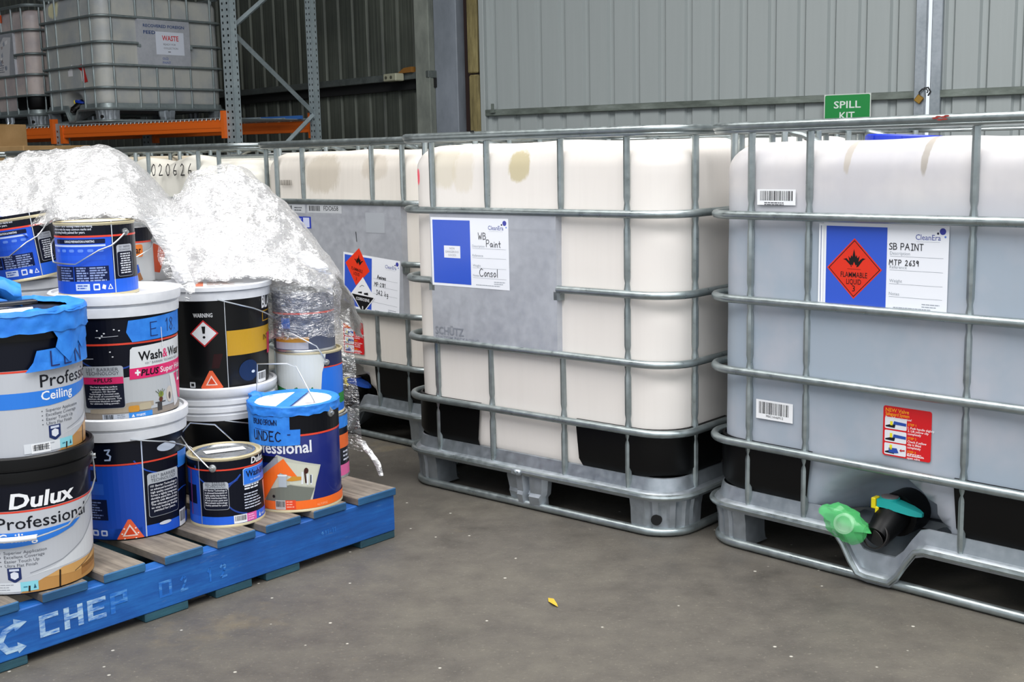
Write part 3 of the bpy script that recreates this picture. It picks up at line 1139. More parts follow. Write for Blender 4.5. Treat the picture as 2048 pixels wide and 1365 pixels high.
MB().tube([(-.178, -HD - .0095, 1.151), (-.178, -HD - .0115, 1.151)], .0035, n=10).build('rail_screw', DARKDISC, ibc_c)
MB().tube([(-.17, -HD - .0095, 1.151), (-.17, -HD - .0115, 1.151)], .0035, n=10).build('rail_screw', DARKDISC, ibc_c)

# container with amines
d = Decal()


def P4(a, b, c_, e, s, t):
    return (a[0] * (1 - s) * (1 - t) + b[0] * s * (1 - t) + c_[0] * s * t + e[0] * (1 - s) * t, a[1] * (1 - s) * (1 - t) + b[1] * s * (1 - t) + c_[1] * s * t + e[1] * (1 - s) * t)


d0 = Decal()
clean_label(d0, 0, 0, .326, .208, .168, [('', .128), ('', .1), ('', .072), ('', .04)], 0)
rd, bw = (.093, .148), (.118, .066)


def diam(d, c_, s, col, edge=None, L=2):
    d.poly([(c_[0], c_[1] - s), (c_[0] + s, c_[1]), (c_[0], c_[1] + s), (c_[0] - s, c_[1])], col, L)


ro = math.radians(14)


def rdiam(d, c_, s, rot, col, L):
    d.poly([(c_[0] + s * math.cos(rot + k * PI / 2), c_[1] + s * math.sin(rot + k * PI / 2)) for k in range(4)], col, L)


rdiam(d0, (.085, .16), .072, -.12, '#e2391f', 2)
flame(d0, .09, .17, .034, '#16120f', 3, -.12)
d0.text('FLAMMABLE', .082, .143, .017, '#2b1512', 3, bold=.01, width=.066, align='C', rot=-.12)
d0.text('LIQUID', .08, .127, .017, '#2b1512', 3, bold=.01, width=.036, align='C', rot=-.12)
d0.text('3', .078, .108, .017, '#2b1512', 3, align='C', rot=-.12)
rdiam(d0, (.118, .055), .07, .0, '#e8e9ec', 4)
d0.poly([(.054, .055), (.182, .055), (.118, -.009)], '#101013', 5)
d0.text('CORROSIVE', .118, .035, .016, '#e8e9ec', 6, bold=.01, width=.078, align='C')
d0.text('8', .118, .004, .016, '#e8e9ec', 6, bold=.01, align='C')
for q in (((.09, .066), (.113, .07), (.113, .062), (.09, .062)), ((.124, .066), (.148, .07), (.15, .06), (.126, .06))):
    d0.poly(list(q), '#101013', 5)
d0.line([(.1, .086), (.112, .094), (.125, .092)], .002, '#606469', 5)
d0.hand('Amines', .2, .13, .014, w=.0022)
d0.hand('MP-2181', .185, .102, .014, w=.0018)
d0.hand('342 kg', .195, .07, .018, w=.0018)
qa, qb, qc, qd = (.035, .512), (.362, .486), (.378, .700), (.05, .722)
d0.build('document_label', lambda u, z, l: (lambda p: (p[0], -HD - .004 - l, p[1]))(P4(qa, qb, qc, qd, u / .326, z / .208)), ibc_d, rough=.35)
FD = front_map(-HD - .004)
d = Decal(); d.rect(-.325, .866, -.18, .899, '#b9bcc0', 0); d.barcode(-.325, .866, -.26, .898, 0, 5, 14, bg=None); d.lines(-.25, .885, .05, 2, .01, .004, '#55585e', 1, 2)
d.build('barcode_sticker', FD, ibc_d, rough=.4)
d = Decal(); d.rect(-.165, .868, .05, .899, '#b9bcc0', 0); d.text('FDO658', -.06, .878, .026, '#2a2c30', 1); d.barcode(-.16, .866, -.075, .899, 0, 6, 16, bg=None)
d.build('barcode_sticker', FD, ibc_d, rough=.4)
d = Decal(); d.rect(-.27, .806, -.145, .852, '#2c3ea8', 0); d.lines(-.255, .84, .05, 4, .009, .004, '#aab4e0', 1, 2); d.rect(-.195, .81, -.155, .848, '#c3c9e4', 1)
d.build('blue_sticker', FD, ibc_d, rough=.4)
d = Decal(); d.rect(.19, .80, .30, .875, '#a3a7ad', 0)
d.build('faded_sticker', FD, ibc_d, rough=.4)
d = Decal(); d.line([(.13, .80), (.133, .765)], .004, '#3a3c40', 0)
d.build('pen_mark', FD, ibc_d, rough=.4)
d = Decal(); valve_sticker(d, .004, .323, .122, .124)
d.build('instruction_sticker', front_map(-HD + 0.0160), ibc_d)
d = Decal().barcode(-.37, .965, -.273, .999, 0, 7, 22, bg=None, col='#6b665e')
d.build('barcode_sticker', front_map(-HD + 0.0140), ibc_d)

# handwritten number
for q, ch in enumerate('020626'):
    d = Decal().hand(ch, -.168 + q * .0595, 1.017, .050, w=.0052, asp=.9)
    d.build('handwritten_digit', lambda u, z, l: (u, -HD + .004 - l, z), ibc_e, rough=.5)

# rack notices
d = Decal()
d.text('RECOVERED FOREIGN', -.21, .835, .036, '#1f3f73', 0, bold=.02, width=.42)
d.text('FEED', -.21, .775, .042, '#1f3f73', 0, bold=.02, width=.12)
d.rect(-.09, .60, .20, .80, '#ccd2de', 1)
d.text('WASTE', .06, .725, .062, '#c02a30', 2, bold=.02, width=.17, align='C')
d.text('READY FOR', .05, .683, .024, '#4b4d55', 2, align='C')
d.text('COLLECTION', .06, .65, .024, '#4b4d55', 2, align='C')
d.lines(.03, .622, .04, 1, .01, .008, '#6b6d75', 2, 3)
d.text('OLD', -.03, .555, .03, '#2c4f9c', 0); d.text('PAINT', -.03, .52, .03, '#2c4f9c', 0)
d.build('notice', side_map(HW + .0045), ibc_k1, rough=.5)
d = Decal()
d.rect(-.05, .42, .03, .52, '#d9d9dc', 0)
d.poly([(.10, .50), (.22, .52), (.28, .36), (.20, .35), (.19, .45)], '#b32a28', 0)
d.poly([(.17, .46), (.185, .46), (.20, .36), (.18, .37)], '#e1d6d6', 1)
d.build('torn_sticker', front_map(-HD + 0.0165), ibc_k1, rough=.5)
d = Decal()
d.rect(-.16, 1.01, .02, 1.085, '#e25a2c', 0); d.lines(-.13, 1.07, .12, 2, .03, .012, '#f0b59a', 1, 2)
d.build('orange_sticker', front_map(-HD + 0.0120), ibc_k2, rough=.5)
rnd = random.Random(4)
d = Decal()
d.poly([(-.23, .53), (.12, .50), (.14, .62), (.20, .86), (.05, .87), (.0, .83), (-.12, .88), (-.22, .84)], '#c9c9cc', 0)
for i in range(14):
    x, z = rnd.uniform(-.2, .1), rnd.uniform(.55, .84)
    d.poly([(x, z), (x + rnd.uniform(.02, .06), z + .01), (x + rnd.uniform(.01, .05), z + rnd.uniform(.03, .07)), (x - .01, z + .03)], rnd.choice(('#a89ea0', '#e3e2e4', '#9aa0ae')), 1)
d.lines(-.18, .60, .26, 4, .02, .009, '#777a84', 2, 8)
d.build('torn_label', front_map(-HD + -0.0040), ibc_k2, rough=.6)

# ---------------------------------------------------------------- rack
ORANGE = mat('#d9641a', .45, name='orange_powder_coat')
RK = galv('rack_grey_steel', '#8d9a9f', '#a3afb3', .45, .35)
P0 = Vector((-2.235, 9.855, 0))
rack = empty('pallet_rack', P0, YB)
tag(rack, 'tall orange and grey pallet rack at the upper left, carrying two caged containers', 'rack')


def upright(px, py, z1, flip=1):
    m_ = MB()
    w, dp, t = .1, .075, .0
    # perforated front plate: columns of slots left open
    cols = [-.05, -.033, -.018, .018, .033, .05]
    zz = 0.0
    rows = [0.0]
    while zz < z1 - .05:
        rows += [zz + .018, zz + .05]; zz += .05
    rows.append(z1)
    def grid(axis):
        vs, fs = [], []
        for z in rows:
            for c_ in cols:
                vs.append((c_, 0, z) if axis == 0 else (.05, .0375 + c_ * .72, z))
        k = len(cols)
        for i in range(len(rows) - 1):
            hole = (i % 2 == 0) and 0 < i < len(rows) - 2
            for j in range(k - 1):
                if hole and j in ((1, 3) if axis == 0 else (3,)):
                    continue
                fs.append((i * k + j, i * k + j + 1, (i + 1) * k + j + 1, (i + 1) * k + j))
        m_.add(vs, fs)
    grid(0); grid(1)
    m_.box(-.05, -.048, 0, dp, 0, z1)
    m_.box(-.046, .046, dp * .55, dp * .6, 0, z1, 1)
    o = m_.build('rack_upright', [RK, mat('#23292c', .8)], rack, smooth=False)
    o.location = (px, py, 0)
    if flip < 0:
        o.rotation_euler = (0, 0, 0)
    return o


upright(0, 0, 5.5)
upright(0, 1.0, 5.5).scale = (.62, 1, 1)
upright(-2.12, 0, 1.43); upright(-2.12, 1.0, 1.43)
zs = [.16, .81, 1.46, 2.11, 2.76, 3.41, 4.06]
for i in range(len(zs) - 1):
    a, b = (.05, 1.03) if i % 2 else (1.03, .05)
    MB().tube([(0, a, zs[i]), (0, b, zs[i + 1])], .022, n=4).build('diagonal_brace', RK, rack, smooth=False)
for x0, x1 in ((-2.07, -.05), (-4.6, -2.17)):
    for y in (0.0, 1.06):
        m_ = MB().box(x0 + .005, x1 - .005, y - .02, y + .03, 1.30, 1.40, bev=.004).box(x0 + .005, x1 - .005, y - .024, y - .012, 1.335, 1.365)
        for e in (x0, x1 - .03):
            m_.box(e, e + .035, y - .032, y + .03, 1.25, 1.47 if e > x0 else 1.41)
        m_.build('rack_beam', ORANGE, rack, ang=30)
    w_ = MB()
    k = x0 + .03
    while k < x1 - .02:
        w_.tube([(k, -.035, 1.395), (k, -.03, 1.412), (k, 1.08, 1.412)], .0045, n=4)
        k += .05
    for y in (.1, .4, .7, 1.0):
        w_.tube([(x0, y, 1.418), (x1, y, 1.418)], .004, n=4)
    tag(w_.build('wire_deck', RK, rack, smooth=False), kind='stuff')
    MB().box(x0, x1, .9, .93, 1.415, 1.445).build('deck_lip', mat('#2b5da0', .5), rack, smooth=False)

# second shelf level beams above the frame's top-left corner
for y in (0.0, 1.06):
    MB().box(-4.6, -2.17, y - .02, y + .03, 3.0, 3.1, bev=.004).build('rack_beam', ORANGE, rack, ang=30)

# cartons on the floor behind the containers
CARD = N('cardboard')
CARD.set(Base_Color=CARD.ramp(CARD.noise(CARD.mapping((1, 1, 1)), 7, 4), [(.3, '#8d6f45'), (.7, '#a5855a')]), Roughness=.85)


def carton(loc, yaw, sx, sy, sz, label):
    o = empty('cardboard_carton', loc, yaw)
    tag(o, label, 'box', 'cartons below the rack')
    MB().box(-sx / 2, sx / 2, -sy / 2, sy / 2, 0, sz, bev=.006).build('carton_body', CARD.m, o, ang=30)
    MB().box(-sx / 2 - .001, sx / 2 + .001, -.03, .03, sz - .0005, sz + .0012).build('packing_tape', mat('#8d7447', .35), o, smooth=False)
    return o


carton((-4.05, 9.15, 0), -.5, 1.9, .6, 1.205, 'long brown cardboard carton standing on the floor below the rack')
carton((-4.1, 9.3, 1.2065), -.5, .75, .42, .17, 'small brown cardboard carton lying on top of the long carton')

# sign, padlock, bits on the wall
so = empty('safety_sign', Q0 + DR * .787 - NR * .03 + Vector((0, 0, 1.20)), YB)
tag(so, 'green sign reading SPILL KIT fixed to the grey sliding door', 'sign')
d = Decal()
d.rect(-.178, 0, .178, .27, '#d5dbd6', 0, r=.018)
d.rect(-.171, .007, .171, .263, '#0d8a3c', 1, r=.013)
d.text('SPILL', 0, .165, .075, '#dfe9e2', 2, bold=.014, width=.205, align='C')
d.text('KIT', 0, .083, .075, '#dfe9e2', 2, bold=.014, width=.115, align='C')
MB().box(-.178, .178, 0, .004, 0, .27).build('sign_panel', mat('#d5dbd6', .4), so, smooth=False)
d.build('sign_face', front_map(0), so, rough=.35)
pk = empty('padlock', Q0 + DR * 1.32 - NR * .045 + Vector((0, 0, 1.41)), YB)
tag(pk, 'brass padlock hanging across the bright gap between the two doors', 'padlock')
pb = MB().box(-.026, .026, -.012, .012, -.03, .025, bev=.004).build('lock_body', mat('#a07c38', .35, .7), pk, ang=30)
pb.rotation_euler = (0, .65, 0)
MB().tube([(.0, 0, .02), (.0, 0, .05), (.02, 0, .07), (.05, 0, .07), (.062, 0, .055), (.055, 0, .04)], .0055, n=8).build('shackle', mat('#4c4e50', .3, .8), pk)
MB().tube([(.03, .0, .075), (.06, .01, .08), (.075, .015, .05), (.06, .01, .02)], .006, n=8).build('hasp', mat('#2e3032', .5, .6), pk)
wq = WA + WD * .42 + Vector((-.09, -.085, 0))
jb = empty('junction_box', wq + Vector((-.06, -.02, 1.79)), YB - .3)
tag(jb, 'small dirty white junction box on the steel girt left of the column', 'junction box')
MB().box(-.1, .1, -.05, .05, -.025, .045, bev=.008).build('box_body', mat('#a8a892', .6), jb, ang=30)
MB().tube([(-.05, -.05, .01), (-.05, -.056, .01)], .015, n=12).build('knockout', mat('#4d4d40', .7), jb)
MB().tube([(.03, -.05, .01), (.03, -.056, .01)], .015, n=12).build('knockout', mat('#4d4d40', .7), jb)
tw = MB().add([(-.1, -.04, 0), (.12, -.04, 0), (.12, .04, 0), (-.1, .04, 0), (.0, -.04, .045), (.12, -.04, .05), (.12, .04, .05), (.0, .04, .045)],
              [(3, 2, 1, 0), (0, 1, 5, 4), (4, 5, 6, 7), (3, 0, 4, 7), (1, 2, 6, 5), (2, 3, 7, 6)]).build('timber_wedge', mat('#8c5f24', .7), None, smooth=False)
tw.location = wq + Vector((.07, -.06, 1.836)); tw.rotation_euler = (0, 0, YB - .3)
tag(tw, 'orange-brown timber wedge lying on the girt beside the column', 'wood scrap')

# loose blue lid on the right container
ld = empty('drum_lid', (1.115, 3.40, 1.080), .3)
tag(ld, 'large blue screw lid lying loose on top of the right container', 'lid')
lm = MB().lathe([(.10, 0), (.108, .004), (.108, .026), (.104, .03), (.098, .028), (.096, .01), (.02, .008)], 48).build('lid_ring', mat('#2038b4', .4), ld, ang=35)
for k in range(8):
    a = 2 * PI * k / 8
    MB().box(.104, .1105, -.007, .007, .004, .026, xf=Matrix.Rotation(a, 4, 'Z')).build('grip_rib', mat('#2038b4', .4), lm, smooth=False)
ld.rotation_euler = (.02, .05, .3)

# green dust-cap bag by the valve
GB = N('green_film')
GB.set(Base_Color='#56c472', Roughness=.2, Transmission_Weight=.0, Alpha=.5)
bagv, bagf = [], []
na, nb = 22, 14
for j in range(nb + 1):
    t_ = j / nb
    for i in range(na):
        a = 2 * PI * i / na
        rx = .058 * math.sin(PI * (.08 + .86 * t_)) ** .5
        ry = .03 * math.sin(PI * (.08 + .86 * t_)) ** .5
        x, y, z = rx * math.cos(a), ry * math.sin(a), -.042 + .084 * t_
        nn_ = noise.noise(Vector((x * 55, y * 55, z * 55))) * .006
        x *= 1 + .25 * (1 if abs(t_ - .62) < .1 else 0)
        bagv.append((x + nn_, y + nn_, z + nn_ * .7 - x * .25))
for j in range(nb):
    for i in range(na):
        l = (i + 1) % na
        bagf.append((j * na + i, j * na + l, (j + 1) * na + l, (j + 1) * na + i))
bagf += [tuple(range(na - 1, -1, -1)), tuple(nb * na + i for i in range(na))]
bo = empty('plastic_bag', (0, 0, 0), R_YAW)
tag(bo, 'small translucent green plastic bag holding a clear cap, beside the turquoise valve', 'bag')
cR = centre_from_face(.8872, 2.8495, R_YAW)
bo.location = cR + Matrix.Rotation(R_YAW, 3, 'Z') @ Vector((-.076, -HD - .012, .148))
mesh('bag_film', bagv, bagf, GB.m, bo, ang=25)
MB().lathe([(.024, -.01), (.026, .0), (.026, .012), (.02, .012), (.019, .0), (.004, -.004)], 24).build('dust_cap', mat('#cfd8d0', .3), bo).rotation_euler = (PI / 2 * .9, .2, .2)

# a dry leaf on the floor
lv = [(0, 0, .004), (.02, .006, .008), (.045, .004, .004), (.06, 0, .002), (.045, -.008, .006), (.02, -.008, .003)]
lf = mesh('fallen_leaf', lv, [(0, 1, 5), (1, 2, 4, 5), (2, 3, 4)], mat('#b99a2c', .6), None, smooth=False)
lf.location = (.075, 2.805, .0); lf.rotation_euler = (0, 0, -1.2)
tag(lf, 'tiny yellow dry leaf lying on the open concrete floor', 'leaf')

# ================================================================ PALLET
PO = Vector((-.345, 3.312, 0))
PE = Vector((-.662, -.751, 0)); PE.normalize()          # along the front edge, right corner to left
PYAW = math.atan2(-PE.y, -PE.x)
# local frame: x runs from the left end to the right corner (0 .. -1.26), y goes inwards
pal = empty('timber_pallet', PO, PYAW)
tag(pal, 'blue timber pallet with grey weathered deck boards carrying the paint cans', 'pallet')
g = N('weathered_deck_timber')
grain = g.noise(g.mapping((38, 2.2, 10)), 2.2, 6, .68)
blot = g.noise(g.mapping((1, 1, 1)), 9, 4, .6)
f = g.math('ADD', g.math('MULTIPLY', grain, .65), g.math('MULTIPLY', blot, .35))
g.set(Base_Color=g.ramp(f, [(.3, '#463f39'), (.48, '#6f675e'), (.62, '#8a8175'), (.8, '#a1968a')]), Roughness=.85)
g.bump(grain, .35, .003)
DECK = g.m


def blue_wood(name, a, b, c, worn):
    g = N(name)
    grain = g.noise(g.mapping((2.5, 30, 30)), 2.0, 6, .7)
    big = g.noise(g.mapping((1, 1, 1.5)), 3.2, 5, .65)
    f = g.math('ADD', g.math('MULTIPLY', grain, .45), g.math('MULTIPLY', big, .55))
    c_ = g.ramp(f, [(.32, a), (.5, b), (.66, c)])
    w = g.ramp(g.noise(g.mapping((5, 30, 30), loc=(3, 1, 2)), 2.3, 6, .75), [(.62, 0.0), (.72, 1.0)])
    c_ = g.mix(g.math('MULTIPLY', w, worn), c_, '#7e97a6')
    g.set(Base_Color=c_, Roughness=.62)
    g.bump(grain, .3, .003)
    return g.m


BLUEW = blue_wood('blue_painted_bearer', '#0a3f80', '#0f529e', '#1f6cb8', .3)
BLUED = blue_wood('blue_painted_board_end', '#143a58', '#1d4f78', '#2b658f', .3)
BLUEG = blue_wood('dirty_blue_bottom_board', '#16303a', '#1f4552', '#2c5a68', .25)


def plank(x0, x1, y0, y1, z0, z1, mats_, name='deck_board', jit=0.0):
    bm = bmesh.new()
    bmesh.ops.create_cube(bm, size=1)
    for v in bm.verts:
        v.co = Vector(((x0 + x1) / 2 + v.co.x * (x1 - x0), (y0 + y1) / 2 + v.co.y * (y1 - y0), (z0 + z1) / 2 + v.co.z * (z1 - z0)))
    bmesh.ops.bevel(bm, geom=bm.edges[:], offset=.0025, segments=1, affect='EDGES')
    me = bpy.data.meshes.new(name)
    for fc in bm.faces:
        fc.material_index = 1 if abs(fc.normal.y) > .5 and len(mats_) > 1 else 0
    bm.to_mesh(me); bm.free()
    return link(name, me, pal, mats_)


PL = 1.262
DEPTH = 1.24
for s0, s1, oy in ((0.0, .142, -.004), (.182, .296, 0), (.338, .452, .002), (.486, .602, .0), (.645, .752, -.002), (.802, .91, .002), (.952, 1.06, -.002), (1.112, 1.262, .0)):
    plank(-s1, -s0, oy - .004, DEPTH + oy, .128, .15, [DECK, BLUED])
for y0 in (0.0, .595, 1.19):
    plank(-PL, 0, y0 + .002, y0 + .047, .022, .128, [BLUEW], 'bearer')
for s0, s1 in ((.0, .13), (.345, .455), (.5, .61), (.69, .81), (1.1, 1.262)):
    plank(-s1, -s0, .004, DEPTH, .0, .022, [BLUEG, BLUEG], 'bottom_board')
g = N('worn_stencil_paint')
w = g.ramp(g.noise(g.mapping((6, 30, 30)), 3, 6, .7), [(.4, 0.0), (.58, 1.0)])
g.set(Base_Color=g.mix(w, '#1b68ba', '#a9c4d8'), Roughness=.7)
STEN = g.m
g = N('faint_stencil_paint')
w = g.ramp(g.noise(g.mapping((6, 30, 30)), 3, 6, .7), [(.5, 0.0), (.75, 1.0)])
g.set(Base_Color=g.mix(w, '#1563b9', '#6aa7d8'), Roughness=.7)
STEF = g.m
d = Decal()
u0 = -1.172
d.poly([(u0 + .0, .068), (u0 + .02, .095), (u0 + .045, .102), (u0 + .045, .112), (u0 + .075, .098), (u0 + .047, .082), (u0 + .046, .090), (u0 + .03, .085), (u0 + .02, .068), (u0 + .03, .052), (u0 + .05, .05), (u0 + .05, .058), (u0 + .07, .043), (u0 + .052, .032), (u0 + .05, .038), (u0 + .024, .038)], STEN, 1)
SM = front_map(.0022)
d.build('arrow_stencil', SM, pal, rough=.7)
d = Decal()


def blockC(x, w, h, z, t, c_):
    d.rect(x, z, x + t, z + h, c_, 1); d.rect(x, z, x + w, z + t * .8, c_, 2); d.rect(x, z + h - t * .8, x + w, z + h, c_, 2)


def blockH(x, w, h, z, t, c_):
    d.rect(x, z, x + t, z + h, c_, 1); d.rect(x + w - t, z, x + w, z + h, c_, 1); d.rect(x, z + h * .42, x + w, z + h * .42 + t * .8, c_, 2)


def blockE(x, w, h, z, t, c_):
    blockC(x, w, h, z, t, c_); d.rect(x, z + h * .42, x + w * .9, z + h * .42 + t * .7, c_, 2)


def blockP(x, w, h, z, t, c_):
    d.rect(x, z, x + t, z + h, c_, 1); d.rect(x, z + h - t * .8, x + w, z + h, c_, 2); d.rect(x, z + h * .4, x + w, z + h * .4 + t * .8, c_, 2); d.rect(x + w - t, z + h * .4, x + w, z + h, c_, 3)


zq, hq = .05, .05
blockC(-1.07, .045, hq, zq, .013, STEN); blockH(-1.012, .046, hq, zq, .013, STEN); blockE(-.955, .046, hq, zq, .013, STEN); blockP(-.898, .044, hq, zq, .012, STEF)
d.build('stencil_lettering', SM, pal, rough=.7)
for q, ch in enumerate('2712'):
    d = Decal().hand(ch, -.71 + q * .038, .052, .034, STEF, 1, w=.006)
    d.build('stencil_numeral', SM, pal, rough=.7)
d = Decal(); d.rect(-.77, .05, -.735, .09, STEF, 1); d.rect(-.762, .056, -.743, .084, BLUEW, 2)
d.build('stencil_box', SM, pal, rough=.7)
d = Decal(); d.hand('411-11', -.27, .075, .014, STEF, 1, w=.002, gap=.4)
d.build('chalk_marks', SM, pal, rough=.7)

# ================================================================ PAINT PAILS AND TINS
NAVY = '#050918'; RED = '#d8402c'; SKY = '#2a78d6'; PBLUE = '#1650c4'; WHITE = '#e9eaec'; BLACK = '#101116'; SILVER = '#b9bcc2'
TAPE = N('blue_masking_tape')
TAPE.set(Base_Color=TAPE.ramp(TAPE.noise(TAPE.mapping((1, 1, 1)), 26, 4), [(.35, '#1a70d0'), (.7, '#3189e6')]), Roughness=.55)
TAPE.bump(TAPE.noise(TAPE.mapping((1, 1, 1)), 60, 3), .25, .002)
TAPE = TAPE.m
WIRE = mat('#c2c6ca', .28, .85, name='bright_wire')
LIDW = N('white_lid_plastic')
LIDW.set(Base_Color=LIDW.ramp(LIDW.noise(LIDW.mapping((1, 1, 1)), 14, 4), [(.35, '#cfd2d8'), (.65, '#e2e4e8')]), Roughness=.4)
LIDW = LIDW.m
LIDK = mat('#0d0e10', .34, spec=.35, name='black_lid_plastic')
STEEL = galv('tinned_steel', '#aeb2b4', '#c4c6c6', .3, .85)
CREAM = mat('#cfc3a0', .4, .3, name='cream_lacquer')


def facing(x, y):
    return math.atan2(-x, y)


PAIL_LID_Z0, PAIL_TOP = .255, .312


def pail(name, label, loc, body_col, lid_m, group='paint cans on the pallet', top=PAIL_TOP, lid0=PAIL_LID_Z0, lid_rings=2, cat='paint pail', yaw=None, tilt=None):
    o = empty(name, loc, facing(loc[0], loc[1]) if yaw is None else yaw)
    if tilt: o.rotation_euler = (tilt[0], tilt[1], o.rotation_euler[2])
    tag(o, label, cat, group)
    o['_pail'] = 1
    del o['_pail']
    MB().lathe([(.130, .0015), (.134, 0), (.138, .004), (.148, lid0 + .01), (.148, top - .02)], 72).build('pail_body', mat(body_col, .33, spec=.3, coat=.1), o, ang=40)
    p = [(.1485, lid0), (.153, lid0), (.154, lid0 + .012)]
    if lid_rings == 2:
        p += [(.154, lid0 + .022), (.151, lid0 + .025), (.151, lid0 + .029), (.159, lid0 + .031)]
    else:
        h = top - lid0 - .03
        for k in range(3):
            z = lid0 + h * (k + 1) / 3
            p += [(.1545, z - .006), (.151, z - .003), (.151, z), (.1555, z + .003)]
        p += [(.157, top - .024)]
    p += [(.160, top - .014), (.160, top - .003), (.157, top), (.150, top), (.147, top - .006), (.05, top - .006), (.0, top - .0058)]
    p = p[:-1]
    MB().lathe(p, 72).build('lid', lid_m, o, ang=32)
    return o


def pmap(lid0=PAIL_LID_Z0):
    # label drawn on a nominal 0.272 m high wall
    k = lid0 / .272
    return lambda u, z, l: (lambda zz: (lambda rr, a: ((rr + l) * math.cos(a), (rr + l) * math.sin(a), zz))(.138 + .0098 * zz / .265, -PI / 2 + u / .138))(max(.004, z * k))


def bail(o, R, zear, a_from, a_to, drop, grip=None, r=.0019, shape=((0, 0), (.1, .35), (.3, .85), (.5, 1), (.72, .95), (.9, .4), (1, 0)), extra=.010, ear=True, ear_r=.009):
    pts = []
    for t, q in shape:
        a = math.radians(a_from + (a_to - a_from) * t) - PI / 2
        rr = R + extra * (1 if 0 < t < 1 else .4)
        pts.append((rr * math.cos(a), rr * math.sin(a), zear - drop * q))
    # densify along the arc
    P = []
    for i in range(len(pts) - 1):
        a, b = Vector(pts[i]), Vector(pts[i + 1])
        aa, ab = math.atan2(a.y, a.x), math.atan2(b.y, b.x)
        dlt = (ab - aa + PI) % (2 * PI) - PI
        n_ = max(2, int(abs(dlt) / .12))
        for k in range(n_):
            t = k / n_
            an = aa + dlt * t
            rad = (a.xy.length * (1 - t) + b.xy.length * t)
            P.append((rad * math.cos(an), rad * math.sin(an), a.z * (1 - t) + b.z * t))
    P.append(pts[-1])
    h = MB().tube(P, r, n=7).build('handle', WIRE, o)
    if grip:
        k0, k1 = int(len(P) * grip[0]), int(len(P) * grip[1])
        MB().tube(P[k0:k1 + 1], .0062, n=10).build('grip', mat('#d8d9dc', .4), h)
    if ear:
        for aa in (a_from, a_to):
            a = math.radians(aa) - PI / 2
            c, s = math.cos(a), math.sin(a)
            e = MB().tube([((R - .002) * c, (R - .002) * s, zear), ((R + .004) * c, (R + .004) * s, zear), ((R + .006) * c, (R + .006) * s, zear)], 0, n=16, rad=[ear_r, ear_r, ear_r * .6]).build('handle_boss', STEEL, o, ang=35)
            MB().tube([((R + .005) * c, (R + .005) * s, zear), ((R + .011) * c, (R + .011) * s, zear)], ear_r * .45, n=12).build('pivot', STEEL, e, ang=35)
    return h


def tin(name, label, loc, R, H, body_col, group='paint cans on the pallet', lid='steel', yaw=None, tilt=None, rim=None):
    o = empty(name, loc, facing(loc[0], loc[1]) if yaw is None else yaw)
    if tilt: o.rotation_euler = (tilt[0], tilt[1], o.rotation_euler[2])
    tag(o, label, 'paint tin', group)
    MB().lathe([(R - .004, .002), (R - .002, .006), (R, .008), (R, H - .006), (R - .001, H - .004), (R - .004, H - .012)], 64).build('tin_body', mat(body_col, .3, spec=.35, coat=.15), o, ang=40)
    rm = rim or STEEL
    MB().lathe([(R - .003, .0), (R + .0018, .0), (R + .0022, .004), (R + .0002, .0075)], 64, cap=False).build('base_seam', rm, o)
    MB().lathe([(R + .0002, H - .008), (R + .0024, H - .005), (R + .0024, H - .001), (R + .0008, H), (R - .003, H), (R - .005, H - .006), (R - .013, H - .007), (R - .014, H - .002)], 64, cap=False).build('rim', rm, o, ang=50)
    lm = STEEL if lid == 'steel' else mat(lid, .4)
    MB().lathe([(R - .014, H - .011), (R - .0145, H - .003), (R - .0155, H - .001), (R - .020, H - .001), (R - .022, H - .005), (R - .03, H - .006), (R - .031, H - .004), (R - .04, H - .004), (.01, H - .0045)], 64).build('lid', lm, o, ang=50)
    return o


def tmap(R, base=.0):
    return lambda u, z, l: ((R + l) * math.cos(-PI / 2 + u / R), (R + l) * math.sin(-PI / 2 + u / R), max(z, .0076))


ST = .012  # bisect step for wrapped print


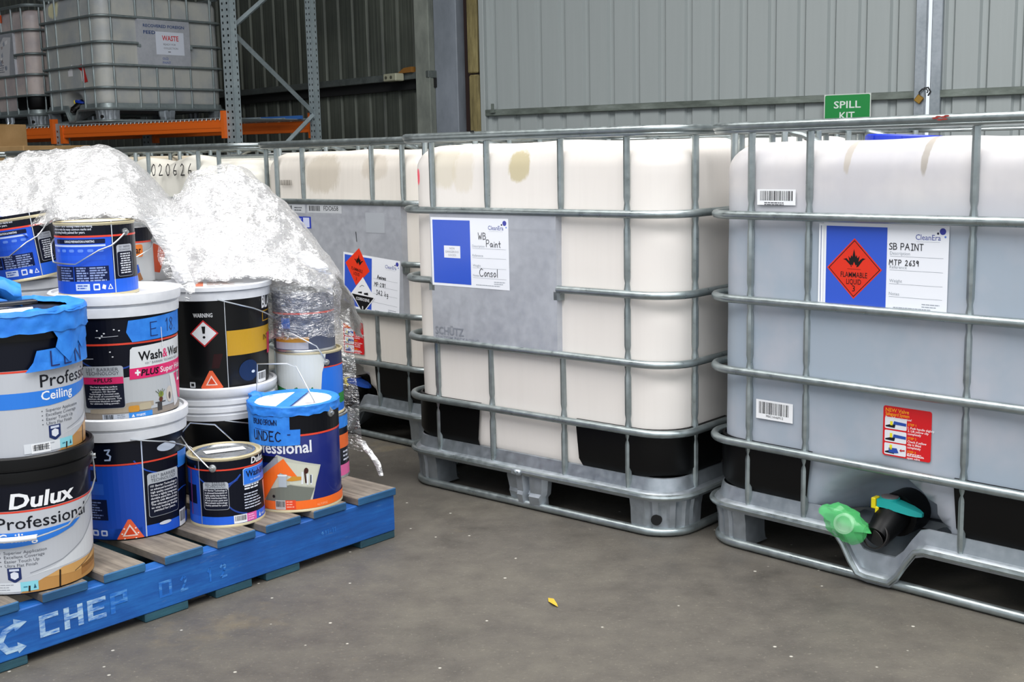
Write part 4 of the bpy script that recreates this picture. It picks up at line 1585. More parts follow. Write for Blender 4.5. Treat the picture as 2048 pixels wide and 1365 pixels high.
def ceiling_label(o, du, partial=False):
    d = Decal()
    A = -.22
    d.rect(A, .0, .22, .205, SILVER, 0)
    d.rect(A, .2, .22, .2045, RED, 1)
    d.text('Dulux', -.03 + du, .211, .050, WHITE, 2, bold=.03, shear=.16, width=.135)
    d.text('Professional', -.058 + du, .161, .042, '#14171f', 2, bold=.006, width=.2)
    d.poly([(A, .153), (.02 + du, .153), (.125 + du, .157), (.1 + du, .142), (.06 + du, .13), (.015 + du, .121), (-.04 + du, .116), (A, .116)], SKY, 2)
    d.text('Ceiling', -.058 + du, .130, .030, WHITE, 3, bold=.014, width=.078)
    # bright sweep on the can
    d.poly([(-.02 + du, .04), (.05 + du, .058), (.12 + du, .09), (.2 + du, .15), (.22 + du, .17), (.22 + du, .06), (.1 + du, .055), (.03 + du, .05)], '#cfd2d6', 1)
    d.line([(.0 + du, .052), (.07 + du, .07), (.13 + du, .1), (.18 + du, .14)], .0018, '#8d9199', 2)
    for i, t in enumerate(('Superior Application', 'Excellent Coverage', 'Easier Touch Up', 'Ultra Flat Finish')):
        d.ell(-.058 + du, .1045 - i * .0105, .0014, .0014, '#4a4d56', 2, 8)
        d.text(t, -.05 + du, .1015 - i * .0105, .0105, '#555962', 2)
    d.poly([(-.046 + du, .086 - .018), (-.018 + du, .086 - .018), (-.018 + du, .04), (-.032 + du, .031), (-.046 + du, .04)], '#17295c', 2)
    d.poly([(-.04 + du, .055), (-.032 + du, .059), (-.024 + du, .055), (-.024 + du, .044), (-.032 + du, .039), (-.04 + du, .044)], '#d6dae4', 3)
    d.rect(-.042 + du, .060, -.022 + du, .0655, '#c7cede', 3)
    # timber floor picture
    d.poly([(-.03 + du, .0), (.0 + du, .022), (.025 + du, .034), (.07 + du, .05), (.22, .055), (.22, .0)], '#b5854a', 2)
    d.poly([(.03 + du, .035), (.07 + du, .05), (.22, .055), (.22, .03), (.1 + du, .028)], '#c99a5c', 3)
    d.poly([(.12 + du, .036), (.2 + du, .044), (.2 + du, .02), (.12 + du, .012)], '#9c6a33', 3)
    d.line([(.06 + du, .0), (.062 + du, .044)], .004, '#2b2118', 4)
    d.line([(-.005 + du, .008), (-.004 + du, .02)], .004, '#2b2118', 4)
    d.line([(.1 + du, .03), (.15 + du, .047), (.19 + du, .066)], .002, '#5a4630', 4)
    d.rect(-.1 + du, .009, -.022 + du, .032, '#d3d7dc', 4)
    d.rect(-.022 + du, .009, .014 + du, .032, '#85cbd8', 4)
    d.lines(-.085 + du, .026, .05, 3, .006, .0022, '#9a9ea6', 5, 2)
    d.poly([(.004 + du, .014), (.010 + du, .014), (.007 + du, .025)], '#1c5268', 5)
    d.rect(-.016 + du, .018, -.008 + du, .021, '#3a8296', 5)
    if partial:
        d.barcode(-.085 + du, .008, -.045 + du, .03, 5, 3, 14)
    d.build('label_print', pmap(), o, ST)


b1 = pail('paint_pail', 'silver and navy paint pail with black lid standing at the front left of the pallet', (-1.12, 2.645, .15), NAVY, LIDK)
ceiling_label(b1, 0.0)
bail(b1, .150, .268, 84, -88, .135, grip=(.44, .66), shape=((0, 0), (.06, .35), (.17, .62), (.30, .92), (.45, 1), (.62, 1), (.8, .8), (.94, .4), (1, 0)))
Z2 = .15 + PAIL_TOP - .005
b2 = pail('paint_pail', 'silver ceiling paint pail sealed with blue tape, standing on the black lid at left', (-1.115, 2.64, Z2), NAVY, LIDK)
ceiling_label(b2, .106, True)


def tape_band(o, R0, z0, z1, name='masking_tape', a0=-PI, a1=PI, amp=.004, seed=0, n=120, rag=.006, parent=None):
    vs, fs = [], []
    L = 7
    for j in range(L):
        t = j / (L - 1)
        for i in range(n + 1):
            a = a0 + (a1 - a0) * i / n
            q = Vector((math.cos(a) * 9 + seed, math.sin(a) * 9, t * 2.5))
            rr = R0 + amp * noise.noise(q) + amp * .6 * noise.noise(q * 2.3)
            zz = z0 + (z1 - z0) * t + rag * noise.noise(Vector((a * 5 + seed, t * .4, 2))) * (1 - .6 * t)
            vs.append((rr * math.cos(a - PI / 2), rr * math.sin(a - PI / 2), zz))
    for j in range(L - 1):
        for i in range(n):
            fs.append((j * (n + 1) + i, j * (n + 1) + i + 1, (j + 1) * (n + 1) + i + 1, (j + 1) * (n + 1) + i))
    return mesh(name, vs, fs, TAPE, parent or o, ang=40)


tape_band(b2, .1625, .270, .314, amp=.0032, seed=3)
# tape folded over the rim on to the lid
vs, fs = [], []
n = 90
for j in range(5):
    for i in range(n + 1):
        a = 2 * PI * i / n
        rr = [.165, .160, .149, .132, .122][j] + .012 * noise.noise(Vector((math.cos(a) * 3, math.sin(a) * 3, j * .7))) * (j / 4)
        zz = [.308, .3185, .319, .314, .3115][j] + .008 * max(0, noise.noise(Vector((math.cos(a) * 6, math.sin(a) * 6, j)))) * (1 if j < 4 else .4)
        vs.append((rr * math.cos(a), rr * math.sin(a), zz))
for j in range(4):
    for i in range(n):
        fs.append((j * (n + 1) + i, j * (n + 1) + i + 1, (j + 1) * (n + 1) + i + 1, (j + 1) * (n + 1) + i))
mesh('masking_tape', vs, fs, TAPE, b2, ang=40)
# torn tape hanging down on the right
d = Decal()
d.poly([(.055, .335), (.19, .335), (.187, .262), (.160, .238), (.150, .256), (.12, .226), (.112, .214), (.098, .232), (.083, .252), (.09, .272)], TAPE, 6)
d.poly([(.045, .248), (.2, .255), (.2, .206), (.02, .2), (.036, .222)], TAPE, 3)
d.hand('LEN', .072, .210, .034, '#141f5c', 5, w=.003, gap=.5)
d.build('masking_tape', lambda u, z, l: ((.1535 + l * 3 + .003 * noise.noise(Vector((u * 30, z * 30, 1)))) * math.cos(-PI / 2 + u / .145), (.1535 + l * 3 + .003 * noise.noise(Vector((u * 30, z * 30, 5)))) * math.sin(-PI / 2 + u / .145), z * .9375), b2, .008, rough=.5)
# papers and offcuts on that lid
MB().box(-.09, .05, -.1, .02, .3085, .311).build('lid_paper', mat('#e6e8ea', .5), b2, smooth=False)
st_ = MB().box(-.14, .06, -.016, .016, .318, .326, bev=.002).build('spacer_strip', mat('#15161a', .4), b2, ang=30)
st_.rotation_euler = (0, 0, .3)
MB().box(-.142, -.03, -.0165, .0165, .3262, .327).build('yellow_band', mat('#b6d92a', .4), st_, smooth=False)
# scrunched tape tuft
vs, fs = [], []
for j in range(9):
    for i in range(17):
        a = 2 * PI * i / 16
        t = j / 8
        r_ = (.022 + .02 * t) * (1 - .4 * abs(t - .5))
        p = Vector((-.10 + .13 * t, .10 + r_ * math.cos(a), .325 + .03 * math.sin(PI * t) + r_ * .8 * math.sin(a)))
        p += Vector((0, .012, .014)) * noise.noise(p * 40)
        vs.append(p)
for j in range(8):
    for i in range(16):
        fs.append((j * 17 + i, j * 17 + i + 1, (j + 1) * 17 + i + 1, (j + 1) * 17 + i))
mesh('scrunched_tape', vs, fs, TAPE, b2, ang=40)

# second stack -----------------------------------------------------------------
b3 = pail('paint_pail', 'dark blue paint pail with white lid standing on the pallet below the washable paint pail', (-1.0, 3.012, .15), NAVY, LIDW)
d = Decal()
d.rect(-.22, .0, .22, .21, NAVY, 0)
d.rect(-.22, .0, .031, .206, '#1146ae', 1)
d.rect(-.22, .0, .22, .034, '#1556cc', 1)
d.rect(-.22, .207, .22, .2115, RED, 3)
d.line([(.033, .0), (.033, .272)], .003, '#b9c4da', 4)
d.rect(-.16, .058, -.055, .115, '#0a1638', 2); d.lines(-.15, .105, .085, 7, .007, .0032, '#6c7fb4', 3, 6)
d.rect(-.16, .165, -.075, .196, '#0a1638', 2); d.lines(-.15, .185, .06, 2, .01, .005, '#8fa2d0', 3, 7)
d.rect(-.15, .128, -.06, .158, '#2457bb', 2)
for k in range(3):
    d.rect(-.125 + k * .024, .014, -.108 + k * .024, .03, '#cdd7ee', 2, r=.003)
    d.rect(-.121 + k * .024, .018, -.112 + k * .024, .026, '#1146ae', 3)
# orange caution triangle
d.poly([(-.038, .005), (-.033, .0), (.022, .0), (.027, .005), (-.002, .058), (-.009, .058)], '#e8623a', 3)
d.poly([(-.024, .012), (.013, .012), (-.0055, .045)], '#f0d9cf', 4)
d.poly([(-.018, .0155), (.007, .0155), (-.0055, .038)], '#d8441e', 5)
for k in range(8):
    a = 2 * PI * k / 8
    d.ell(-.0055 + .019 * math.cos(a), .021 + .02 * math.sin(a) - .002, .0022, .0022, '#f5ece6', 5, 8)
# blue swirls


def swirl(d, x, z, s, layer, a0=200, a1=340, col='#1c4cae', w=.0035):
    d.line([(x + s * math.cos(math.radians(a0 + (a1 - a0) * k / 14)) * 1.3, z + s * math.sin(math.radians(a0 + (a1 - a0) * k / 14))) for k in range(15)], w, col, layer)


swirl(d, .1, .24, .07, 2); swirl(d, .16, .06, .05, 2, 60, 170)


def panel101(d, x0, z0, x1, z1, layer, pink=False, rows=8, title=True, txt=None):
    h = z1 - z0
    d.rect(x0, z0, x1, z1, '#aeb3ba', layer, r=.007)
    d.rect(x0 + .0012, z0 + .0012, x1 - .0012, z1 - h * (.24 if not pink else .26), '#0c1226', layer + 1, r=.006)
    cx = (x0 + x1) / 2
    d.text('101° BARRIER', cx, z1 - h * .115, .0125, '#5f646c', layer + 2, bold=.006, width=(x1 - x0) * .78, align='C')
    d.text('TECHNOLOGY', cx, z1 - h * .205, .0125, '#5f646c', layer + 2, bold=.006, width=(x1 - x0) * .8, align='C')
    zt = z1 - h * .32
    if pink:
        d.rect(x0 + .0012, z1 - h * .42, x1 - .0012, z1 - h * .26, '#d31c63', layer + 3)
        d.text('+PLUS', cx, z1 - h * .37, .014, '#14141a', layer + 4, bold=.02, shear=.1, width=(x1 - x0) * .45, align='C')
        zt = z1 - h * .5
    step = (zt - z0 - h * .05) / len(txt)
    for i, t in enumerate(txt):
        d.text(t, cx, zt - i * step, step * .95, '#e3e5ec', layer + 3, bold=.012, width=min((x1 - x0) * .86, len(t) * step * .42), align='C')


TXT_A = ('101 Barrier Technology is', 'an advanced formulation of', 'high quality materials that', 'forms a tightly integrated,', 'durable paint film. It also', 'guards with Microshield.', 'The ultimate protection', 'to stay looking freshly', 'painted for years.')
panel101(d, .042, .054, .133, .176, 3, False, txt=TXT_A)
d.barcode(.135, .004, .17, .05, 5, 5, 12)
d.hand('3', -.05, .222, .03, '#9fb0cf', 4, w=.004)
d.ell(-.09, .232, .02, .005, '#c9cfda', 4); d.ell(.1, .24, .03, .012, '#b8c2d4', 4); d.ell(.085, .032, .018, .005, '#c9cfda', 5)
d.rect(.135, .17, .2, .215, SKY, 4)
d.build('label_print', pmap(), b3, ST)
bail(b3, .152, .278 * .9375, 4, 176, .085, grip=(.5, .64), ear=False, shape=((0, 0), (.18, .22), (.36, .6), (.5, .95), (.7, 1), (.9, .5), (1, 0)))

b3u = pail('paint_pail', 'washable paint pail with white and pink label, blue E 18 tape and white lid', (-1.0, 3.01, Z2), NAVY, LIDW)
d = Decal()
d.rect(-.22, .108, .22, .272, NAVY, 0)
d.rect(-.22, .0, .22, .109, '#a9adb2', 0)
d.poly([(-.22, .02), (-.22, .1), (.22, .125), (.22, .02)], '#b4b8bc', 1)
d.rect(-.22, .0, .22, .022, '#8f857a', 1)
d.rect(-.22, .1995, .22, .2045, RED, 2)
swirl(d, -.02, .21, .075, 1, 190, 330, '#173f92', .004); swirl(d, -.1, .17, .04, 1, 90, 250, '#173f92', .004)
d.poly([(.02, .129), (.024, .185), (.03, .191), (.22, .2), (.22, .14)], '#d2d5d8', 3)
d.poly([(.019, .106), (.02, .135), (.22, .139), (.22, .108)], '#d92268', 4)
d.text('Wash', .042, .154, .0335, '#121318', 5, bold=.02, width=.064)
d.text('&', .1075, .154, .0335, '#d92268', 5, bold=.012, width=.017)
d.text('Wear', .126, .154, .0335, '#121318', 5, bold=.02, width=.058)
d.text('101° BARRIER TECHNOLOGY', .058, .1425, .0085, '#6d7178', 5, width=.11)
d.text('+', .032, .113, .028, WHITE, 5, bold=.05, width=.013)
d.text('PLUS', .046, .1135, .0235, '#15151b', 5, bold=.03, shear=.18, width=.046)
d.text('Super Hide', .098, .1145, .0215, WHITE, 5, bold=.012, width=.095)
panel101(d, -.09, .033, .006, .146, 5, True, txt=('The hard wearing surface', 'formed by Microshield in', 'exclusive 101 Barrier', 'Technology is boosted with', 'high levels of concentrated', 'titanium dioxide pigment. This', 'maximises blackout strength', 'for ultimate hiding power.'))
d.poly([(-.135, .0), (-.097, .0), (-.101, .08), (-.115, .17), (-.135, .17)], '#c81f58', 4)
d.line([(-.095, .0), (-.1, .1), (-.112, .18)], .0016, '#cfd3d8', 5)
# room picture
d.poly([(-.08, .02), (.02, .02), (.075, .03), (.075, .042), (.02, .046), (-.08, .03)], '#a69a88', 2)
d.rect(.012, .019, .038, .036, '#c98d2e', 3, r=.005)
d.rect(.038, .022, .068, .04, '#b3a88f', 3, r=.005)
d.poly([(.086, .012), (.1, .012), (.1, .033), (.112, .033), (.112, .036), (.08, .036), (.08, .033), (.086, .033)], '#3c3b3c', 3)
d.ell(.097, .042, .006, .007, '#5b3122', 4); d.ell(.098, .055, .008, .008, '#7d8a3a', 4)
for k in range(5):
    d.line([(.097, .052), (.082 + .007 * k, .066 + .003 * (k % 2))], .0016, '#4b5a3c', 4)
d.ell(.128, .05, .012, .022, '#c6bdb2', 3); d.ell(.128, .046, .004, .01, '#55443a', 4)
d.poly([(.13, .104), (.16, .104), (.17, .02), (.15, .012)], '#d5d3d2', 3)
d.poly([(.15, .102), (.22, .106), (.22, .02), (.178, .03)], '#d92268', 4)
d.barcode(.168, .078, .185, .106, 6, 4, 8)
d.rect(-.05, .0, .012, .017, '#b9c0cc', 4); d.barcode(-.048, .0, -.02, .018, 5, 9, 12, bg=None)
d.lines(-.015, .013, .022, 3, .005, .002, '#7c8490', 5, 3)
d.rect(.012, .001, .07, .018, '#2f86d8', 5); d.poly([(.018, .006), (.026, .006), (.022, .014)], WHITE, 6); d.text('matt', .03, .007, .012, WHITE, 6, bold=.01)
for x, z in ((-.035, .226), (-.03, .232), (-.04, .22), (-.008, .241), (.003, .238), (-.045, .24), (-.02, .183), (-.015, .17)):
    d.ell(x, z, .0022, .0018, '#d9dbe0', 4, 8)
d.line([(-.11, .165), (-.06, .166)], .0018, '#b9bdc6', 4); d.line([(-.05, .222), (.0, .224)], .0012, '#b9bdc6', 4)
d.line([(.104, .235), (.106, .185)], .0016, '#e6e7ea', 12)
d.poly([(.024, .262), (.215, .272), (.215, .21), (.03, .205), (.018, .232)], TAPE, 8)
d.hand('E', .075, .216, .036, '#15255f', 10, w=.0022)
d.hand('18.', .118, .222, .034, '#15255f', 10, w=.0022, gap=.3)
d.build('label_print', pmap(), b3u, ST)

# tin on top of it
ZT = Z2 + PAIL_TOP - .005


def tin_back_label(o, R, H, flip=1):
    d = Decal()
    W_ = R * 2.2
    d.rect(-W_, .0, W_, .18, NAVY, 0)
    d.rect(-W_, .0, .037, .143, '#1450cc', 1)
    d.rect(.037, .0, W_, .04, '#1a5ed6', 1)
    d.rect(-W_, .143, W_, .1475, RED, 3)
    d.line([(.039, .0), (.039, .18)], .0022, '#c3c8d0', 4)
    for i, t in enumerate(('Wash&Wear 101° Barrier Technology creates a hard wearing', 'surface to resist the many common marks and', 'stays looking freshly painted for years.')):
        d.text(t, -.12, .168 - i * .0075, .0078, '#e1e4ec', 2, bold=.01, width=(.115, .112, .098)[i])
    d.rect(-.11, .128, .022, .139, '#0a1334', 2, r=.002); d.text('SURFACE PREPARATION & PAINTING', -.04, .131, .0075, WHITE, 3, bold=.012, width=.075, align='C')
    d.rect(-.13, .121, .022, .1255, '#b9c9ec', 2)
    for k in range(6):
        d.rect(-.112 + k * .023, .108, -.098 + k * .023, .115, '#5d86dd', 2, r=.003)
    d.rect(-.13, .088, .02, .1, '#1c57d0', 2)
    d.rect(-.13, .038, -.058, .074, '#0b1740', 2); d.rect(-.056, .038, .026, .074, '#0b1740', 2)
    d.lines(-.1, .068, .042, 6, .006, .0032, '#7588bb', 3, 3); d.lines(-.05, .068, .03, 6, .006, .0034, '#8d9cc6', 3, 4); d.lines(-.018, .068, .04, 6, .006, .0034, '#8d9cc6', 3, 5)
    d.rect(-.054, .016, -.02, .032, '#ccd8f2', 2); d.lines(-.05, .026, .027, 2, .006, .003, '#3c60b4', 3, 6)
    d.rect(-.012, .016, .003, .032, '#dfe6f6', 2, r=.002); d.rect(-.009, .02, .0, .028, '#1450cc', 3)
    d.poly([(.007, .02), (.015, .017), (.017, .027), (.01, .03)], '#dfe6f6', 2); d.line([(.022, .018), (.032, .018), (.027, .029), (.022, .018)], .0018, '#dfe6f6', 2)
    d.rect(-.05, .0, -.044, .007, '#dfe6f6', 2)
    x0, x1 = .048, .098
    d.rect(x0, .045, x1, .122, '#b9bdc6', 2, r=.006); d.rect(x0 + .001, .046, x1 - .001, .105, '#0c1126', 3, r=.005)
    d.text('101° BARRIER', .073, .1145, .007, '#60656d', 4, width=.036, align='C'); d.text('TECHNOLOGY', .073, .1075, .007, '#60656d', 4, width=.038, align='C')
    d.lines(x0 + .005, .098, .04, 9, .0057, .0028, '#dde0e8', 4, 7, align='C')
    d.build('label_print', tmap(R), o, ST)


t1 = tin('paint_tin', 'upright blue and navy paint tin standing on top of the washable paint pail', (-1.02, 2.955, ZT), .093, .178, NAVY, rim=CREAM, lid='#dcd8ca')
tin_back_label(t1, .093, .178)
bail(t1, .093, .152, 47, -133, .072, shape=((0, 0), (.15, .42), (.24, .55), (.42, 1), (.68, .95), (.78, .4), (.9, .2), (1, 0)))

# tilted twin further left, on a hidden stack
ki = (-1.395, 3.40)
for k, (zz, lab) in enumerate(((.15, 'black paint pail hidden low behind the blue taped pail at left'), (Z2, 'black paint pail under the tilted blue tin, behind the blue taped pail'))):
    q = pail('paint_pail', lab, (ki[0], ki[1], zz), '#131418', LIDW)
t2 = tin('paint_tin', 'tilted blue and navy paint tin at the left edge, partly under the clear film', (-1.345, 3.33, ZT + .006), .093, .172, NAVY, tilt=(0, -.12), rim=CREAM, lid='#dcd8ca')
tin_back_label(t2, .093, .172)
bail(t2, .093, .150, 56, -124, .078, shape=((0, 0), (.16, .45), (.26, .6), (.42, 1), (.68, .95), (.78, .4), (.9, .2), (1, 0)))
# silver tin with an orange patch, and a tipped white pail behind
t3 = tin('paint_tin', 'silver paint tin with orange label patch just behind the upright blue tin', (-1.015, 3.335, .9), .09, .165, '#b4b6b8', tilt=(0, 0))
t3.location = (-1.085, 3.33, .7475)
d = Decal()
d.rect(-.16, .12, .16, .165, NAVY, 0); d.rect(-.16, .116, .16, .1205, RED, 1)
d.rect(.0, .078, .068, .112, '#e07a2a', 1, r=.006); d.text('Clear', .018, .088, .026, '#2a1a10', 2, bold=.02, width=.044)
d.poly([(.044, .03), (.054, .038), (.05, .058), (.04, .055)], '#2250b4', 2); d.poly([(.05, .012), (.062, .016), (.054, .036), (.046, .032)], '#8d5a30', 2)
d.build('label_print', tmap(.09), t3, ST)
bail(t3, .09, .118, 75, -105, .05)
bt = pail('paint_pail', 'small tipped white and orange pail poking out beside the silver tin', (-.90, 3.44, ZT - .10), '#d7d8da', LIDW, yaw=.2, tilt=(-.05, .2))
bt.scale = (.5, .5, .5)
d = Decal(); d.poly([(-.1, .05), (.08, .05), (.1, .2), (.0, .23), (-.1, .2)], '#e2572a', 1); d.rect(-.08, .08, -.02, .12, '#d7d8da', 2)
d.build('label_print', pmap(), bt, ST)
bt.location = (-1.072, 3.52, .745)

# third stack: black pails -------------------------------------------------------
b4 = pail('paint_pail', 'black paint pail with tall ribbed white lid at the bottom of the black stack', (-.84, 3.385, .15), '#08090b', LIDW, lid0=.22, lid_rings=3)
d = Decal(); d.rect(-.06, .19, -.02, .21, '#7c9c2e', 0); d.rect(.0, .0, .003, .22, '#6f7276', 0)
d.build('label_print', wrap_map(.138, .148, .265), b4, ST)
bail(b4, .156, .222, 2, 178, .05, ear=False, shape=((0, 0), (.2, .45), (.4, 1), (.7, 1), (1, 0)))
b4u = pail('paint_pail', 'black paint pail with yellow band and white warning diamond, topped by clear film', (-.84, 3.38, Z2), '#08090b', LIDW, top=.288, lid0=.248)
d = Decal()
d.text('WARNING', -.034, .203, .016, '#d5d6d8', 1, bold=.02, width=.05, align='C')
rdiam(d, (-.034, .158), .0375, 0, '#b8282c', 1); rdiam(d, (-.034, .158), .0325, 0, '#dcdde0', 2)
d.poly([(-.037, .158), (-.031, .158), (-.029, .178), (-.039, .178)], '#17181a', 3); d.ell(-.034, .148, .0036, .0036, '#17181a', 3)
d.line([(.022, .0), (.022, .27)], .0016, '#c6cace', 4)
d.rect(.024, .092, .2, .162, '#b98e1e', 1)
d.text('INTERIOR', .145, .122, .022, '#1c1a14', 2, bold=.01, width=.09)
d.text('BLACK', .14, .214, .046, WHITE, 2, bold=.03, width=.1)
d.rect(.143, .175, .2, .205, '#b98e1e', 1); d.rect(.146, .178, .197, .202, '#14151a', 2)
d.poly([(-.052, .007), (-.047, .002), (.003, .002), (.008, .007), (-.018, .054), (-.026, .054)], '#e8623a', 3)
d.poly([(-.038, .013), (-.006, .013), (-.022, .041)], '#f0d9cf', 4); d.poly([(-.033, .016), (-.011, .016), (-.022, .035)], '#d8441e', 5)
d.ell(.085, .045, .032, .03, '#13294e', 2); d.ell(.098, .04, .006, .004, '#c9d3e6', 3)
d.poly([(-.02, .06), (.0, .06), (.012, .1), (-.012, .1)], '#2a0f12', 1)
d.rect(-.085, .006, -.068, .022, '#c6c8cc', 2, r=.002); d.rect(-.081, .01, -.072, .018, '#17181a', 3)
d.barcode(.115, .004, .155, .035, 4, 6, 12)
d.rect(.17, .08, .22, .14, '#d23c5e', 3)
d.build('label_print', wrap_map(.138, .148, .265), b4u, ST)
bail(b4u, .156, .252, 2, 178, .09, ear=False, shape=((0, 0), (.2, .35), (.4, .8), (.55, 1), (.75, .9), (1, 0)))
d = Decal(); d.rect(-.05, -.1, .08, .02, '#cfd0d2', 0); d.rect(-.05, -.1, -.03, .02, '#c0603a', 1); d.lines(-.02, .0, .08, 5, .02, .008, '#9a6b52', 1, 4)
d.build('lid_label', lambda u, z, l: (u, z, .2832 + l), b4u)

# small front tin
e_ = tin('paint_tin', 'small navy paint tin with raised wire handle at the front, white paper on its lid', (-.760, 3.058, .15), .095, .182, NAVY, rim=CREAM)
d = Decal()
d.rect(-.2, .0, .2, .178, NAVY, 0)
d.rect(-.2, .0, -.071, .15, '#1b4fc0', 1); d.rect(-.2, .0, .2, .029, '#1c5fd8', 2)
d.rect(-.2, .15, .2, .154, RED, 3)
d.line([(-.071, .0), (-.071, .178)], .0025, '#8f94a4', 4)
d.line([(-.11, .03), (-.105, .15)], .006, '#7a3a86', 2)
d.rect(-.135, .06, -.085, .11, '#0d1634', 2)
swirl(d, -.02, .16, .05, 1, 180, 330, '#1b48a8', .004); swirl(d, .06, .08, .05, 1, 120, 260, '#173a8c', .004)
d.text('Dulux', .07, .158, .023, WHITE, 4, bold=.03, shear=.16, width=.06)
d.poly([(.043, .105), (.044, .146), (.05, .149), (.2, .149), (.2, .105)], '#c7d6f2', 3); d.poly([(.0445, .1065), (.0455, .145), (.051, .1477), (.2, .1477), (.2, .1065)], '#2a74dc', 4)
d.text('Wash', .052, .125, .0235, '#0c1430', 5, bold=.02, width=.05); d.text('&Wear', .104, .125, .0235, '#0c1430', 5, bold=.02, width=.05)
d.text('101 BARRIER', .065, .114, .006, '#cfe0ff', 5, width=.04)
panel101(d, -.061, .048, .005, .121, 4, False, txt=('101 Barrier Technology is', 'an advanced formulation of', 'highly quality that forms a', 'tightly interlocked film.', 'It uses proven paint and', 'Microshield technology', 'freshly painted for years.'))
d.lines(.046, .1, .05, 2, .007, .004, '#e3e6ee', 4, 2); d.lines(.044, .08, .06, 6, .0075, .003, '#c5cbdc', 4, 3)
d.barcode(.014, .0085, .049, .03, 4, 4, 12); d.rect(.049, .0085, .08, .03, '#dc5aa4', 4); d.lines(.052, .024, .024, 3, .006, .0022, '#f0c3df', 5, 3)
d.poly([(.09, .012), (.098, .012), (.094, .024)], WHITE, 4); d.text('matt', .102, .013, .011, WHITE, 4)
d.poly([(.13, .03), (.2, .03), (.2, .1), (.12, .1)], '#c98d86', 2)
d.build('label_print', tmap(.095), e_, ST)
ea = math.radians(-19) - PI / 2
R_ = .097


def wire(o, pts, r=.0019, name='handle'):
    return MB().tube(pts, r, n=7).build(name, WIRE, o)


def boss(o, R, a, z, er=.010):
    c, s = math.cos(a), math.sin(a)
    e = MB().tube([((R - .002) * c, (R - .002) * s, z), ((R + .004) * c, (R + .004) * s, z), ((R + .006) * c, (R + .006) * s, z)], 0, n=16, rad=[er, er, er * .6]).build('handle_boss', STEEL, o, ang=35)
    MB().tube([((R + .005) * c, (R + .005) * s, z), ((R + .011) * c, (R + .011) * s, z)], er * .45, n=12).build('pivot', STEEL, e, ang=35)


boss(e_, .095, ea, .158); boss(e_, .095, ea + PI, .158)
c, s = math.cos(ea), math.sin(ea)
px_, py_ = -s, c     # perpendicular in plan
A = Vector((R_ * c * 1.07, R_ * s * 1.07, .158)); B = -Vector((A.x, A.y, -.158))
L_ = Vector((-.105, .0, .0))
wire(e_, [A, A + Vector((-.008, -.004, .006)), Vector((-.088, -.065, .212)), Vector((-.108, -.03, .238)), Vector((-.082, .02, .256)), Vector((-.02, .07, .236)), B + Vector((.0, .006, .012)), B])
d = Decal(); d.rect(-.05, -.012, .055, .022, '#e3e5e9', 0); d.lines(-.03, .005, .06, 2, .01, .003, '#b9bcc4', 1, 3)
d.build('lid_paper', lambda u, z, l: (u * .98 - z * .25, z + u * .2, .1795 + l), e_)

# big front tin
f_ = tin('paint_tin', 'large navy and orange undercoat tin with blue taped lid and raised wire handle', (-.6, 3.205, .15), .12, .284, '#131f66', lid='#e4e6ea', rim=CREAM)
d = Decal()
d.rect(-.25, .21, .25, .28, '#07080f', 0)
d.rect(-.25, .2065, .25, .2115, RED, 1)
d.text('Professional', -.155, .1615, .046, '#d9dbe2', 1, bold=.02, width=.197)
d.text('INTERIOR', -.155, .143, .014, '#8f9560', 1, width=.06)
d.rect(-.1, .135, -.052, .153, '#0d0f18', 1)
d.poly([(-.052, .158), (-.005, .143), (.066, .122), (.05, .075), (.038, .03), (-.2, .03), (-.16, .09), (-.1, .11)], '#b7b8ab', 1)
d.poly([(-.12, .1), (-.05, .155), (-.045, .1), (-.12, .075)], '#8f9096', 2)
d.poly([(.03, .028), (-.095, .028), (-.085, .062), (-.02, .076), (.045, .062)], '#6c7068', 2)
d.poly([(-.03, .14), (.06, .12), (.046, .065), (-.02, .078)], '#c3c4b4', 3)
d.poly([(-.2, .028), (-.2, .07), (-.125, .08), (-.034, .148), (.0, .098), (-.012, .098), (-.045, .109), (-.088, .044), (-.1, .028)], '#ec6a1e', 4)
d.rect(-.05, .07, -.028, .105, '#a9b2bb', 5); d.rect(-.052, .1, -.026, .104, '#dfe2e2', 6)
d.poly([(-.03, .088), (-.012, .1), (.012, .097), (.012, .088), (-.015, .086)], '#c48a2a', 5)
for x, z, h in ((.012, .078, .03), (.026, .075, .026), (.036, .074, .024)):
    d.line([(x, z), (x + .002, z + h)], .005, '#d6dade', 5)
d.line([(.022, .08), (.02, .11)], .004, '#3c1f1a', 6); d.ell(.024, .112, .006, .008, '#3c1f1a', 6)
d.line([(.035, .078), (.036, .098)], .003, '#1d2540', 6); d.ell(-.066, .044, .004, .004, '#17181c', 5)
d.rect(-.25, .0, .25, .031, '#ee6a1f', 4); d.poly([(-.25, .03), (-.12, .03), (-.07, .0), (-.25, .0)], '#d8541a', 5)
d.rect(-.062, .0085, -.034, .034, '#d8dade', 5); d.barcode(-.062, .0085, -.034, .034, 5, 5, 10)
d.rect(-.034, .0085, -.007, .034, '#e0441f', 5); d.lines(-.031, .028, .02, 3, .007, .003, '#f0a690', 6, 4)
d.text('ALL PURPOSE', .05, .012, .009, '#f4b184', 5, width=.032)
